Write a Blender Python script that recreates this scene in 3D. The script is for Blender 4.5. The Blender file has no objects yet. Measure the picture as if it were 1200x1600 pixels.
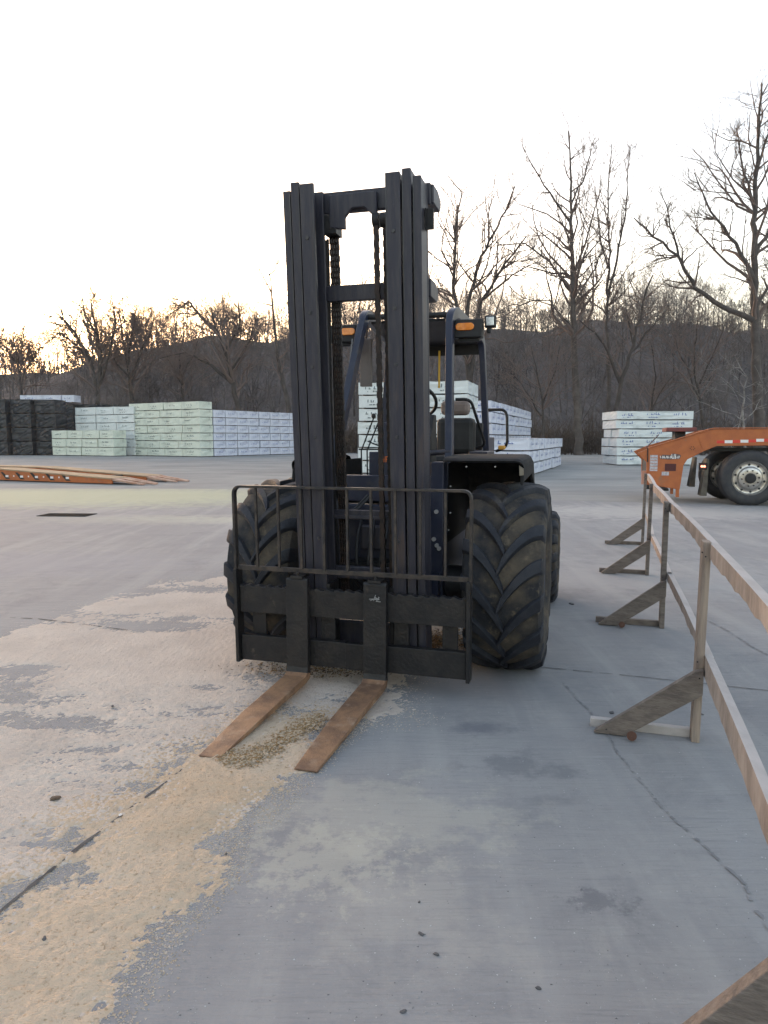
import bpy, bmesh, math, random
import numpy as np
from mathutils import Vector, Matrix
R = math.radians
scene = bpy.context.scene
col = scene.collection

# ------------------------------------------------------------------ camera
FPX, CAMH = 1110.0, 1.5
PITCH = math.atan((800 - 683) / FPX)
cd = bpy.data.cameras.new('camera'); cam = bpy.data.objects.new('camera', cd); col.objects.link(cam)
cd.sensor_fit = 'HORIZONTAL'; cd.sensor_width = 36; cd.lens = 36 * FPX / 1200
cd.clip_start = 0.05; cd.clip_end = 2000
cam.location = (0, 0, CAMH); cam.rotation_euler = (R(90) - PITCH, 0, 0)
scene.camera = cam
# ------------------------------------------------------------------ world, sun, exposure
SUN_EL, SUN_AZ = 3.3, -27.0          # azimuth from +Y, negative = to the left
w = bpy.data.worlds.new('World'); scene.world = w; w.use_nodes = True
nt = w.node_tree; bg = nt.nodes['Background']
sky = nt.nodes.new('ShaderNodeTexSky'); sky.sky_type = 'NISHITA'; sky.sun_disc = False
sky.sun_elevation = R(SUN_EL); sky.sun_rotation = R(SUN_AZ); sky.altitude = 200
sky.air_density = 1.0; sky.dust_density = 3.6; sky.ozone_density = 1.0
hs = nt.nodes.new('ShaderNodeHueSaturation'); hs.inputs['Saturation'].default_value = 0.8
wb = nt.nodes.new('ShaderNodeMix'); wb.data_type = 'RGBA'; wb.blend_type = 'MULTIPLY'; wb.inputs[0].default_value = 1; wb.inputs[7].default_value = (1.045, .98, .998, 1)   # camera white balance
nt.links.new(sky.outputs[0], hs.inputs['Color']); nt.links.new(hs.outputs[0], wb.inputs[6]); nt.links.new(wb.outputs[2], bg.inputs['Color'])
bg.inputs['Strength'].default_value = 0.15
ld = bpy.data.lights.new('sun', 'SUN'); lo = bpy.data.objects.new('sun', ld); col.objects.link(lo)
ld.energy = 1.0; ld.angle = R(1.5); ld.color = (1, .72, .42)
sd = Vector((math.sin(R(SUN_AZ)) * math.cos(R(SUN_EL)), math.cos(R(SUN_AZ)) * math.cos(R(SUN_EL)), math.sin(R(SUN_EL))))
lo.rotation_euler = sd.to_track_quat('Z', 'Y').to_euler(); lo.location = (0, 0, 30)
scene.view_settings.view_transform = 'Standard'; scene.view_settings.look = 'None'
scene.view_settings.exposure = 3.08; scene.view_settings.gamma = 1
scene.render.engine = 'CYCLES'
scene.render.resolution_x = 768; scene.render.resolution_y = 1024

# ------------------------------------------------------------------ pixel -> point helpers (photo is 1200x1600)
_f = np.array([0, math.cos(PITCH), -math.sin(PITCH)]); _u = np.array([0, math.sin(PITCH), math.cos(PITCH)])
def ray(x, y): return _f + np.array([1., 0, 0]) * (x - 600) / FPX + _u * (800 - y) / FPX
def G(x, y, z=0.0):
    d = ray(x, y); t = (z - CAMH) / d[2]; p = np.array([0, 0, CAMH]) + d * t; return Vector(p)
def D(x, y, Y):
    d = ray(x, y); return Vector(np.array([0, 0, CAMH]) + d * Y / d[1])

# ------------------------------------------------------------------ materials
MATS = {}
def mat(name, base, rough=0.6, var=None, scale=6, metal=0.0, bump=0.0, bscale=60, spec=0.5, amt=(0.4, 0.65), stretch=(1, 1, 1), emit=None, coat=0, third=None, tscale=2, tamt=(.5, .7)):
    if name in MATS: return MATS[name]
    m = bpy.data.materials.new(name); m.use_nodes = True; n = m.node_tree.nodes; l = m.node_tree.links
    b = n['Principled BSDF']; b.inputs['Roughness'].default_value = rough; b.inputs['Metallic'].default_value = metal
    b.inputs['Specular IOR Level'].default_value = spec; b.inputs['Coat Weight'].default_value = coat
    tc = n.new('ShaderNodeTexCoord'); mp = n.new('ShaderNodeMapping'); mp.inputs['Scale'].default_value = stretch
    l.new(tc.outputs['Object'], mp.inputs[0])
    rgb = n.new('ShaderNodeRGB'); rgb.outputs[0].default_value = (*base, 1); cur = rgb.outputs[0]
    def layer(c, sc, am, cur, det=8):
        no = n.new('ShaderNodeTexNoise'); no.inputs['Scale'].default_value = sc; no.inputs['Detail'].default_value = det; no.inputs['Roughness'].default_value = .62
        l.new(mp.outputs[0], no.inputs['Vector'])
        mr = n.new('ShaderNodeMapRange'); mr.inputs[1].default_value = am[0]; mr.inputs[2].default_value = am[1]
        l.new(no.outputs[0], mr.inputs[0])
        mx = n.new('ShaderNodeMix'); mx.data_type = 'RGBA'; l.new(mr.outputs[0], mx.inputs[0])
        l.new(cur, mx.inputs[6]); mx.inputs[7].default_value = (*c, 1); return mx.outputs[2]
    if var: cur = layer(var, scale, amt, cur)
    if third: cur = layer(third, tscale, tamt, cur)
    l.new(cur, b.inputs['Base Color'])
    if bump:
        no = n.new('ShaderNodeTexNoise'); no.inputs['Scale'].default_value = bscale; no.inputs['Detail'].default_value = 5
        l.new(mp.outputs[0], no.inputs['Vector'])
        bp = n.new('ShaderNodeBump'); bp.inputs['Strength'].default_value = bump; bp.inputs['Distance'].default_value = 0.01
        l.new(no.outputs[0], bp.inputs['Height']); l.new(bp.outputs[0], b.inputs['Normal'])
    if emit:
        b.inputs['Emission Color'].default_value = (*emit[:3], 1); b.inputs['Emission Strength'].default_value = emit[3]
    MATS[name] = m; return m

STEEL = mat('mast_steel', (.028, .028, .042), .46, (.056, .052, .060), 7, .2, .2, 40, amt=(.42, .72), stretch=(5, 5, .45), third=(.085, .055, .038), tscale=2.2, tamt=(.60, .76))
WORN = mat('worn_bare_edge', (.075, .075, .082), .35, (.045, .047, .055), 3, .6, stretch=(8, 8, 1.5), amt=(.40, .6))
BARM = mat('worn_bar_steel', (.026, .025, .027), .45, (.075, .06, .05), 14, .3, .1, 60)
STEELB = mat('black_steel', (.009, .009, .011), .5, (.026, .022, .020), 7, .15, .4, 50, amt=(.45, .7), third=(.085, .065, .05), tscale=9, tamt=(.64, .76))
NAVY = mat('navy_paint', (.018, .023, .046), .38, (.038, .042, .06), 8, 0, .06, 60, amt=(.5, .75), third=(.075, .065, .055), tscale=5, tamt=(.63, .8))
BLACK = mat('black_part', (.008, .008, .009), .6, (.018, .018, .02), 8)
RUSTCH = mat('chain_rust', (.014, .011, .011), .6, (.045, .026, .019), 22, .2, .3, 100)
FORK = mat('rusty_fork', (.29, .165, .09), .62, (.145, .082, .052), 7, .1, .35, 120, amt=(.42, .62), third=(.33, .23, .16), tscale=9, tamt=(.56, .74))
RUBBER = mat('tyre_rubber', (.009, .011, .018), .7, (.026, .028, .036), 9, 0, .4, 60, amt=(.45, .75), third=(.085, .07, .052), tscale=4, tamt=(.58, .78))
MUD = mat('tyre_mud', (.015, .016, .020), .92, (.088, .070, .050), 3.2, 0, .9, 30, amt=(.41, .62), third=(.14, .11, .075), tscale=11, tamt=(.57, .72))
AMBER = mat('amber_lens', (.75, .20, .02), .25, (.9, .3, .04), 40, spec=.6, coat=.5)
LENS = mat('clear_lens', (.75, .78, .82), .12, (.5, .52, .55), 60, .5)
SEAT = mat('seat_tan', (.22, .17, .15), .7, (.15, .12, .11), 10)
ORNG = mat('orange_paint', (.44, .125, .032), .45, (.33, .085, .025), 4, 0, .08, 40, amt=(.4, .7), third=(.20, .12, .075), tscale=3, tamt=(.6, .8))
ORTXT = mat('orange_decal', (.70, .16, .03), .5)
WOOD = mat('barricade_wood', (.33, .26, .205), .8, (.22, .17, .14), 9, 0, .6, 30, amt=(.38, .62), stretch=(5, 5, .35), third=(.14, .115, .10), tscale=2, tamt=(.6, .78))
WOODG = mat('weathered_wood', (.20, .165, .14), .85, (.125, .102, .088), 10, 0, .6, 30, amt=(.36, .62), stretch=(.8, 3, 4), third=(.08, .068, .06), tscale=3.5, tamt=(.62, .74))
WOODL = mat('pale_rail_wood', (.46, .42, .40), .8, (.38, .345, .325), 8, 0, .4, 30, amt=(.35, .65), stretch=(1.5, .5, 2), third=(.20, .17, .15), tscale=3, tamt=(.62, .75))
BARKED = mat('barked_rail_edge', (.36, .30, .26), .85, (.21, .17, .145), 6, 0, .7, 30, amt=(.40, .66), stretch=(1, 1.2, .6), third=(.17, .12, .095), tscale=4, tamt=(.62, .76))
PLANK = mat('deck_planks', (.40, .29, .18), .8, (.26, .17, .10), 6, 0, .3, 30, stretch=(.3, 3, 3))
BARK = mat('tree_bark', (.070, .058, .052), .9, (.13, .11, .10), 1.5, 0, .4, 4, amt=(.45, .7))
BARKD = mat('dark_bark', (.042, .034, .030), .9, (.075, .062, .055), 1.5)
BARKP = mat('pale_bark', (.30, .28, .26), .9, (.12, .10, .09), 1.2, amt=(.45, .6))
TWIG = mat('twig_bark', (.15, .11, .095), .9)
FARTREE = mat('far_twigs', (.095, .078, .074), .95, (.15, .13, .12), .05, third=(.05, .042, .04), tscale=.11, tamt=(.5, .6))
BRUSH = mat('brush_twigs', (.095, .068, .050), .95, (.06, .045, .036), .3)
TARP = mat('black_wrap', (.020, .021, .024), .38, (.04, .042, .047), 1.2, 0, 1.0, 2.5, amt=(.4, .7))
DUN = mat('dunnage_wood', (.10, .07, .05), .85)
LUMBEND = mat('bare_lumber', (.45, .30, .18), .8, (.32, .2, .12), 8)
def wrapmat(name, c, c2): return mat(name, c, .42, c2, 1.6, 0, 1.0, 4.0, amt=(.45, .66), third=tuple(v * .72 for v in c2), tscale=.8, tamt=(.6, .72))
WR_GLOW = wrapmat('glow_tinted_wrap', (.68, .72, .62), (.56, .60, .52))  # white film with the greenish sunrise glow put into its colour
WR_W = wrapmat('white_wrap', (.66, .68, .76), (.52, .54, .64))
WR_B = wrapmat('pale_wrap', (.68, .71, .70), (.57, .61, .61))
PRINT = mat('wrap_print_blue', (.12, .17, .38), .6)
PRINTD = mat('wrap_print_dark', (.10, .13, .14), .6)
ALU = mat('polished_wheel', (.55, .53, .50), .3, (.35, .33, .31), 9, .85)
TT = mat('truck_tyre', (.030, .031, .036), .75, (.05, .048, .048), 9, 0, .15, 60)
RED = mat('red_tape', (.62, .04, .025), .35); WHT = mat('white_tape', (.80, .76, .74), .35)
REDDK = mat('faded_red_steel', (.20, .055, .05), .6, (.14, .05, .045), 6)
FLAP = mat('dusty_mudflap', (.17, .15, .12), .9, (.10, .09, .075), 6)
LAMPR = mat('red_lamp', (.75, .08, .05), .3, emit=(1, .25, .15, .6))
GREYP = mat('mirror_grey', (.12, .10, .095), .5, (.09, .075, .07), 4)
YEL = mat('yellow_strap', (.65, .38, .04), .6)
SILV = mat('bright_bolt', (.55, .55, .56), .35, None, 1, .6)
STICK = mat('grey_sticker', (.55, .53, .56), .5, (.3, .28, .3), 30)

# ------------------------------------------------------------------ mesh helpers
class MB:
    def __init__(s): s.v = []; s.f = []; s.m = []
    def add(s, vs, fs, mi=0, M=None):
        o = len(s.v)
        for v in vs:
            v = Vector(v)
            if M is not None: v = M @ v
            s.v.append((v.x, v.y, v.z))
        for f in fs: s.f.append(tuple(i + o for i in f)); s.m.append(mi)
        return s
    def box(s, a, b, mi=0, M=None):
        x0, y0, z0 = [min(p, q) for p, q in zip(a, b)]; x1, y1, z1 = [max(p, q) for p, q in zip(a, b)]
        return s.add([(x0, y0, z0), (x1, y0, z0), (x1, y1, z0), (x0, y1, z0), (x0, y0, z1), (x1, y0, z1), (x1, y1, z1), (x0, y1, z1)],
                     [(0, 3, 2, 1), (4, 5, 6, 7), (0, 1, 5, 4), (1, 2, 6, 5), (2, 3, 7, 6), (3, 0, 4, 7)], mi, M)
    def prism(s, poly, a, b, axis='y', mi=0, M=None):
        def P(p, t): return (p[0], t, p[1]) if axis == 'y' else ((t, p[0], p[1]) if axis == 'x' else (p[0], p[1], t))
        n = len(poly); vs = [P(p, a) for p in poly] + [P(p, b) for p in poly]
        fs = [tuple(range(n)), tuple(range(2 * n - 1, n - 1, -1))] + [(i, i + n, (i + 1) % n + n, (i + 1) % n) for i in range(n)]
        return s.add(vs, fs, mi, M)
    def tube(s, pts, r, n=8, mi=0, cap=True):
        pts = [Vector(p) for p in pts]; rr = r if hasattr(r, '__len__') else [r] * len(pts); k = len(pts)
        up = None; vs = []
        for i, p in enumerate(pts):
            t = (pts[min(i + 1, k - 1)] - pts[max(i - 1, 0)]).normalized()
            if up is None: up = t.orthogonal().normalized()
            up = (up - t * up.dot(t)); up = up.normalized() if up.length > 1e-6 else t.orthogonal().normalized()
            b = t.cross(up)
            for j in range(n):
                a = 2 * math.pi * j / n; vs.append(p + (up * math.cos(a) + b * math.sin(a)) * rr[i])
        fs = [(i * n + j, i * n + (j + 1) % n, (i + 1) * n + (j + 1) % n, (i + 1) * n + j) for i in range(k - 1) for j in range(n)]
        if cap: fs += [tuple(range(n - 1, -1, -1)), tuple(range((k - 1) * n, k * n))]
        return s.add(vs, fs, mi)
    def sweep(s, pts, wv, hv, side=(1, 0, 0), mi=0):
        """rectangular section: half-size wv along `side`, half-size hv across it"""
        pts = [Vector(p) for p in pts]; k = len(pts); vs = []; side = Vector(side).normalized()
        for i, p in enumerate(pts):
            t = (pts[min(i + 1, k - 1)] - pts[max(i - 1, 0)]).normalized()
            sd = (side - t * side.dot(t)).normalized(); b = t.cross(sd)
            # mitre
            if 0 < i < k - 1:
                a1 = (pts[i] - pts[i - 1]).normalized(); c = max(.5, a1.dot(t)); hh = hv / c
            else: hh = hv
            for q, e in ((-1, -1), (1, -1), (1, 1), (-1, 1)): vs.append(p + sd * wv * q + b * hh * e)
        fs = [(i * 4 + j, i * 4 + (j + 1) % 4, (i + 1) * 4 + (j + 1) % 4, (i + 1) * 4 + j) for i in range(k - 1) for j in range(4)]
        fs += [(3, 2, 1, 0), tuple(range((k - 1) * 4, k * 4))]
        return s.add(vs, fs, mi)
    def beam(s, a, b, w, h, side=(1, 0, 0), mi=0): return s.sweep([a, b], w / 2, h / 2, side, mi)
    def lathe(s, prof, n=40, axis='x', mi=0, c=(0, 0, 0)):
        """prof: (axial, radius)"""
        vs = []
        for ax, r in prof:
            for j in range(n):
                a = 2 * math.pi * j / n; u, v_ = r * math.cos(a), r * math.sin(a)
                p = (ax, u, v_) if axis == 'x' else ((u, ax, v_) if axis == 'y' else (u, v_, ax))
                vs.append((p[0] + c[0], p[1] + c[1], p[2] + c[2]))
        k = len(prof)
        fs = [(i * n + j, (i + 1) * n + j, (i + 1) * n + (j + 1) % n, i * n + (j + 1) % n) for i in range(k - 1) for j in range(n)]
        return s.add(vs, fs, mi)
    def shear(s, k=.075, z0=.15):
        s.v = [(x, y - (z - z0) * k, z) for x, y, z in s.v]; return s
    def build(s, name, m, parent=None, bev=0, smooth=False, loc=None):
        me = bpy.data.meshes.new(name); me.from_pydata(s.v, [], s.f); me.update()
        for mm in (m if isinstance(m, (list, tuple)) else [m]): me.materials.append(mm)
        if isinstance(m, (list, tuple)): me.polygons.foreach_set('material_index', s.m)
        bm = bmesh.new(); bm.from_mesh(me); bmesh.ops.recalc_face_normals(bm, faces=bm.faces)
        bm.to_mesh(me); bm.free()
        o = bpy.data.objects.new(name, me); col.objects.link(o)
        if parent: o.parent = parent
        if loc: o.location = loc
        if bev:
            b = o.modifiers.new('bevel', 'BEVEL'); b.width = bev; b.segments = 2; b.limit_method = 'ANGLE'; b.angle_limit = R(40)
        if smooth: me.polygons.foreach_set('use_smooth', [True] * len(me.polygons)); me.set_sharp_from_angle(angle=R(42)) if hasattr(me, 'set_sharp_from_angle') else None
        return o
def build_each(mb, name, m, parent, n0=None, **kw):
    """one object per separate piece (pieces found by shared vertices)"""
    par = list(range(len(mb.v)))
    def find(a):
        while par[a] != a: par[a] = par[par[a]]; a = par[a]
        return a
    for f in mb.f:
        for i in f[1:]:
            a, b = find(f[0]), find(i)
            if a != b: par[b] = a
    comp = {}
    for fi, f in enumerate(mb.f): comp.setdefault(find(f[0]), []).append(fi)
    out = []
    for fis in comp.values():
        q = MB(); ids = sorted({i for fi in fis for i in mb.f[fi]}); mp_ = {i: k for k, i in enumerate(ids)}
        q.v = [mb.v[i] for i in ids]; q.f = [tuple(mp_[i] for i in mb.f[fi]) for fi in fis]; q.m = [mb.m[fi] for fi in fis]
        out.append(q.build(name, m, parent, **kw))
    return out
def tag(o, label=None, cat=None, group=None, kind=None):
    if label: o['label'] = label
    if cat: o['category'] = cat
    if group: o['group'] = group
    if kind: o['kind'] = kind
    return o
def empty(name, loc=(0, 0, 0), rz=0):
    o = bpy.data.objects.new(name, None); o.empty_display_size = .2; col.objects.link(o); o.location = loc; o.rotation_euler = (0, 0, rz); return o
def arc_path(pts, rad, seg=5):
    """round the inner corners of a polyline"""
    pts = [Vector(p) for p in pts]; out = [pts[0]]
    for i in range(1, len(pts) - 1):
        a = (pts[i - 1] - pts[i]); b = (pts[i + 1] - pts[i]); r = min(rad, a.length / 2.1, b.length / 2.1)
        p0 = pts[i] + a.normalized() * r; p1 = pts[i] + b.normalized() * r
        for k in range(seg + 1):
            t = k / seg; out.append(p0 * (1 - t) ** 2 + pts[i] * 2 * t * (1 - t) + p1 * t ** 2)
    out.append(pts[-1]); return out
ORD = ['lowest', 'second', 'third', 'fourth', 'fifth', 'sixth', 'seventh', 'eighth', 'ninth', 'tenth', 'eleventh', 'twelfth', 'thirteenth']

# ================================================================== GROUND
me_ground = MB()
me_ground.add([(-700, -60, 0), (700, -60, 0), (700, 900, 0), (-700, 900, 0)], [(0, 1, 2, 3)])
gm = mat('far_yard_gravel', (.20, .20, .198), .95, (.29, .29, .275), .5, 0, .8, 25, amt=(.35, .65), stretch=(.6, 1, 1), third=(.17, .17, .168), tscale=.22, tamt=(.52, .72))
go = me_ground.build('ground', gm); go.location.z = -.006; tag(go, kind='structure')

def concrete_mat():
    m = bpy.data.materials.new('yard_concrete'); m.use_nodes = True; n = m.node_tree.nodes; l = m.node_tree.links
    b = n['Principled BSDF']; b.inputs['Roughness'].default_value = .85; b.inputs['Specular IOR Level'].default_value = .2
    tc = n.new('ShaderNodeTexCoord')
    def mapping(sc, rot=0):
        mp = n.new('ShaderNodeMapping'); mp.inputs['Scale'].default_value = sc; mp.inputs['Rotation'].default_value = (0, 0, rot); l.new(tc.outputs['Object'], mp.inputs[0]); return mp.outputs[0]
    def noise(vec, sc, det=8, ro=.6, dist=0):
        no = n.new('ShaderNodeTexNoise'); no.inputs['Scale'].default_value = sc; no.inputs['Detail'].default_value = det; no.inputs['Roughness'].default_value = ro; no.inputs['Distortion'].default_value = dist
        l.new(vec, no.inputs['Vector']); return no.outputs[0]
    def rng(v, a, b_, c=0, d=1):
        mr = n.new('ShaderNodeMapRange'); mr.inputs[1].default_value = a; mr.inputs[2].default_value = b_; mr.inputs[3].default_value = c; mr.inputs[4].default_value = d; l.new(v, mr.inputs[0]); return mr.outputs[0]
    def mix(fac, a, c):
        mx = n.new('ShaderNodeMix'); mx.data_type = 'RGBA'
        l.new(fac, mx.inputs[0])
        if isinstance(a, tuple): mx.inputs[6].default_value = (*a, 1)
        else: l.new(a, mx.inputs[6])
        mx.inputs[7].default_value = (*c, 1); return mx.outputs[2]
    def math_(op, a, b_):
        q = n.new('ShaderNodeMath'); q.operation = op; q.use_clamp = False
        for i, v in enumerate((a, b_)):
            if isinstance(v, (int, float)): q.inputs[i].default_value = v
            else: l.new(v, q.inputs[i])
        return q.outputs[0]
    v1 = mapping((1, 1, 1)); vs = mapping((.55, 5.0, 1), R(8)); vd = mapping((1.0, .42, 1), R(-20))
    c = mix(rng(noise(v1, .45, 9), .35, .68), (.245, .243, .245), (.315, .311, .306))
    c = mix(rng(noise(vs, 3.5, 6), .45, .8, 0, .55), c, (.215, .218, .232))            # broom finish
    c = mix(rng(noise(mapping((.5, 7.0, 1), R(8)), 11, 6, .75), .52, .72, 0, .7), c, (.17, .172, .18))
    c = mix(rng(noise(mapping((.4, 6.0, 1), R(10)), 7, 6, .75), .56, .72, 0, .5), c, (.36, .36, .36))
    c = mix(rng(noise(v1, 1.6, 12, .78, .4), .50, .68, 0, .75), c, (.19, .19, .20))
    c = mix(rng(noise(vd, 1.3, 10, .75, .6), .56, .74, 0, .6), c, (.40, .385, .355))   # dried dust
    c = mix(rng(noise(v1, 55, 4, .8), .60, .75, 0, .6), c, (.42, .42, .42))
    c = mix(rng(noise(v1, 38, 4, .8), .63, .73, 0, .65), c, (.12, .12, .13))
    c = mix(rng(noise(v1, 130, 3, .9), .55, .8, 0, .5), c, (.17, .17, .18))
    sx = n.new('ShaderNodeSeparateXYZ'); l.new(tc.outputs['Object'], sx.inputs[0])
    wob = noise(v1, 4.0, 8, .7)
    wob2 = noise(v1, 14.0, 6, .75)
    def blob(px, py, rx, ry, thr, colr, amt=1.0, breakup=wob):
        nonlocal c
        g = G(px, py)
        dx = math_('DIVIDE', math_('SUBTRACT', sx.outputs[0], g.x), rx); dy = math_('DIVIDE', math_('SUBTRACT', sx.outputs[1], g.y), ry)
        d = math_('SQRT', math_('ADD', math_('MULTIPLY', dx, dx), math_('MULTIPLY', dy, dy)), 0)
        d = math_('ADD', d, math_('MULTIPLY', math_('SUBTRACT', breakup, .5), thr))
        c = mix(rng(d, 1.1, .45, 0, amt), c, colr)
    vt = mapping((2.6, .22, 1), R(-14)); c = mix(rng(noise(vt, 1.4, 7, .6, .3), .48, .68, 0, .5), c, (.36, .355, .345)); c = mix(rng(noise(mapping((3.2, .25, 1), R(6)), 1.1, 6, .6, .3), .52, .70, 0, .45), c, (.225, .228, .24))
    # oil and tar stains
    blob(940, 1408, .10, .06, 5.0, (.14, .14, .155), .6, wob2); blob(765, 1137, .17, .10, 3.5, (.155, .157, .18), .7)
    blob(822, 1200, .26, .12, 5.0, (.165, .168, .18), .65); blob(700, 1062, .75, .50, 2.2, (.20, .204, .225), .45)
    blob(860, 1250, .20, .05, 4, (.19, .19, .20), .5); blob(1060, 1000, .5, .25, 4, (.24, .24, .25), .5)
    blob(880, 930, .35, .5, 3, (.20, .2, .21), .6)
    # pale dust patches on the right of the spill and painted sunrise glow on the left
    blob(600, 1275, .55, .30, 5.5, (.44, .42, .36), .40); blob(500, 1340, .30, .22, 6, (.46, .44, .37), .45, wob2); blob(640, 1420, .3, .3, 5, (.42, .40, .36), .3)
    blob(1050, 800, 4, 1.6, 2.6, (.45, .435, .41), .55); blob(1000, 900, 2.6, 1.2, 3.5, (.37, .365, .36), .4)
    blob(120, 775, 8.5, 3.4, 1.6, (.44, .45, .30), .75); blob(250, 812, 3.0, .8, 3, (.46, .45, .36), .5)  # wide yellow-green patch: sunrise glow painted into the slab colour
    blob(80, 820, 2.6, 1.6, 3.2, (.24, .24, .25), .5); blob(60, 880, 2.0, 1.0, 3, (.27, .27, .29), .5)
    l.new(c, b.inputs['Base Color'])
    bp = n.new('ShaderNodeBump'); bp.inputs['Strength'].default_value = .5; bp.inputs['Distance'].default_value = .004
    hsum = math_('ADD', noise(vs, 14, 5, .7), math_('MULTIPLY', noise(v1, 90, 4, .7), .7))
    l.new(hsum, bp.inputs['Height']); l.new(bp.outputs[0], b.inputs['Normal'])
    return m
edge = [G(-2600, 757), G(0, 763), G(430, 764), G(700, 778), G(1000, 785), G(1300, 793), G(3000, 800)]
ex = [-45, edge[1].x, edge[2].x, edge[3].x, edge[4].x, edge[5].x, 45]
ey = [edge[1].y + 2] + [e.y for e in edge[1:6]] + [edge[5].y - 1]
cs = MB(); k = len(ex)
cs.add([(x, -8, 0) for x in ex] + [(x, y, 0) for x, y in zip(ex, ey)], [(i, i + 1, i + 1 + k, i + k) for i in range(k - 1)])
co = cs.build('concrete_yard', concrete_mat()); tag(co, kind='structure')

# expansion joints and the wandering crack: thin dark strips on the slab
rng = random.Random(3)
JOINT = mat('joint_dark', (.055, .055, .058), .95, (.10, .10, .10), 8)
CRACKM = mat('crack_stain', (.185, .185, .195), .9, (.25, .25, .258), 14, amt=(.45, .6))
def strip(name, pts, w_, m, jit, step=.05, z=.004, hole=0):
    P = [Vector((p.x, p.y, 0)) for p in pts]; mb = MB(); L = []
    for a, b in zip(P[:-1], P[1:]):
        nseg = max(1, int((b - a).length / step)); L += [a.lerp(b, i / nseg) for i in range(nseg)]
    L.append(P[-1]); vs = []; drift = 0
    for i, p in enumerate(L):
        t = (L[min(i + 1, len(L) - 1)] - L[max(0, i - 1)]).normalized(); nn = Vector((-t.y, t.x, 0)); drift = drift * .93 + rng.uniform(-jit, jit)
        ww = w_ * rng.uniform(.5, 1.3); vs += [p + nn * (drift + ww), p + nn * (drift - ww)]
    vs = [(v.x, v.y, z) for v in vs]
    mb.add(vs, [(2 * i, 2 * i + 1, 2 * i + 3, 2 * i + 2) for i in range(len(L) - 1) if rng.random() > hole])
    o = mb.build(name, m); tag(o, kind='structure'); return o
strip('slab_joint', [G(-60, 1462), G(0, 1425), G(130, 1320), G(262, 1222), G(420, 1098)], .007, JOINT, .0006, .03)
strip('slab_joint', [G(700, 1036), G(845, 1043), G(1000, 1058), G(1260, 1086)], .004, JOINT, .0012, .04, hole=.12)
strip('slab_joint', [G(-80, 962), G(60, 967), G(200, 985)], .006, JOINT, .002, .05, hole=.3)
strip('slab_crack', [G(880, 1068), G(935, 1128), G(985, 1200), G(1030, 1262), G(1090, 1310), G(1150, 1372), G(1180, 1420), G(1215, 1470)], .006, CRACKM, .004, .012, hole=.35)
strip('slab_crack', [G(1085, 960), G(1140, 990), G(1230, 1040)], .008, CRACKM, .006, .02, hole=.35)

# ---- spilled sawdust: a real height sheet that dips under the slab where there is none
def vnoise(X, Y, seed):
    r = np.random.RandomState(seed); T = r.rand(256, 256); xi = np.floor(X).astype(int); yi = np.floor(Y).astype(int); fx = X - xi; fy = Y - yi
    fx = fx * fx * (3 - 2 * fx); fy = fy * fy * (3 - 2 * fy); g = lambda a, b: T[a % 256, b % 256]
    return (g(xi, yi) * (1 - fx) + g(xi + 1, yi) * fx) * (1 - fy) + (g(xi, yi + 1) * (1 - fx) + g(xi + 1, yi + 1) * fx) * fy
def fbm(X, Y, sc, octv, seed, gain=.5):
    s = 0; a = 1; t = 0
    for o in range(octv): s = s + a * vnoise(X * sc + 37 * o, Y * sc + 11 * o, seed + o); t += a; a *= gain; sc *= 2.03
    return s / t
def sdist(X, Y, poly):
    """signed distance, positive inside"""
    P = [(p.x, p.y) for p in poly]; d = np.full(X.shape, 1e9); ins = np.zeros(X.shape, bool)
    for (x0, y0), (x1, y1) in zip(P, P[1:] + P[:1]):
        ex_, ey_ = x1 - x0, y1 - y0; t = np.clip(((X - x0) * ex_ + (Y - y0) * ey_) / (ex_ * ex_ + ey_ * ey_), 0, 1)
        d = np.minimum(d, np.hypot(X - x0 - t * ex_, Y - y0 - t * ey_))
        c = ((y0 > Y) != (y1 > Y)); xx = x0 + (Y - y0) * ex_ / (ey_ if ey_ else 1e-9); ins ^= (c & (X < xx))
    return np.where(ins, d, -d)
tongue = [G(*p) for p in [(385, 1120), (500, 1105), (540, 1130), (480, 1180), (440, 1225), (400, 1270), (335, 1310), (330, 1350), (290, 1400), (240, 1450), (190, 1530), (130, 1640), (40, 1780), (-300, 1750), (-150, 1500), (0, 1432), (120, 1385), (135, 1345), (150, 1295), (240, 1235), (300, 1180)]]
wash = [G(*p) for p in [(372, 895), (250, 915), (150, 940), (60, 975), (-60, 1015), (-300, 1060), (-400, 1250), (-200, 1345), (0, 1350), (110, 1330), (200, 1270), (300, 1200), (400, 1150), (600, 1120), (640, 1060), (740, 1000), (700, 950), (500, 930)]]
xs = np.concatenate([np.arange(-5.2, -2.4, .022), np.arange(-2.4, .75, .0105)])
ys = np.concatenate([np.arange(1.05, 4.2, .0105), np.arange(4.2, 8.2, .022)])
X, Y = np.meshgrid(xs, ys)
d1 = sdist(X, Y, tongue); d2 = sdist(X, Y, wash)
n1 = fbm(X, Y, 2.2, 6, 1, .6); n2 = fbm(X + Y * .35, Y * 2.1, 1.3, 6, 20, .6); n3 = fbm(X, Y, 30, 3, 40, .8); nb = fbm(X, Y, 5.5, 4, 60)
grain = (n3 - .5) * 1.9
bul = np.minimum(1, np.maximum(-1, (d1 + (n1 - .5) * .30) / .16))
h1 = .012 * bul + .018 * (nb - .5) * (bul > -.2) + grain * .0055 * (1.2 - np.abs(bul))
e2 = np.clip((d2 + (n1 - .5) * .55) / .35, -1, 1)
h2 = .0045 * np.minimum(e2, 1) + (n2 - .455) * .040 + grain * .005 - .0008
h2 = np.where(e2 < 0, np.minimum(h2, e2 * .01 + grain * .004), h2); h2 = np.minimum(h2, .0065 + (nb - .5) * .003)
h = np.maximum(h1, h2) + (n3 - .5) * .0010 - .0005
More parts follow.
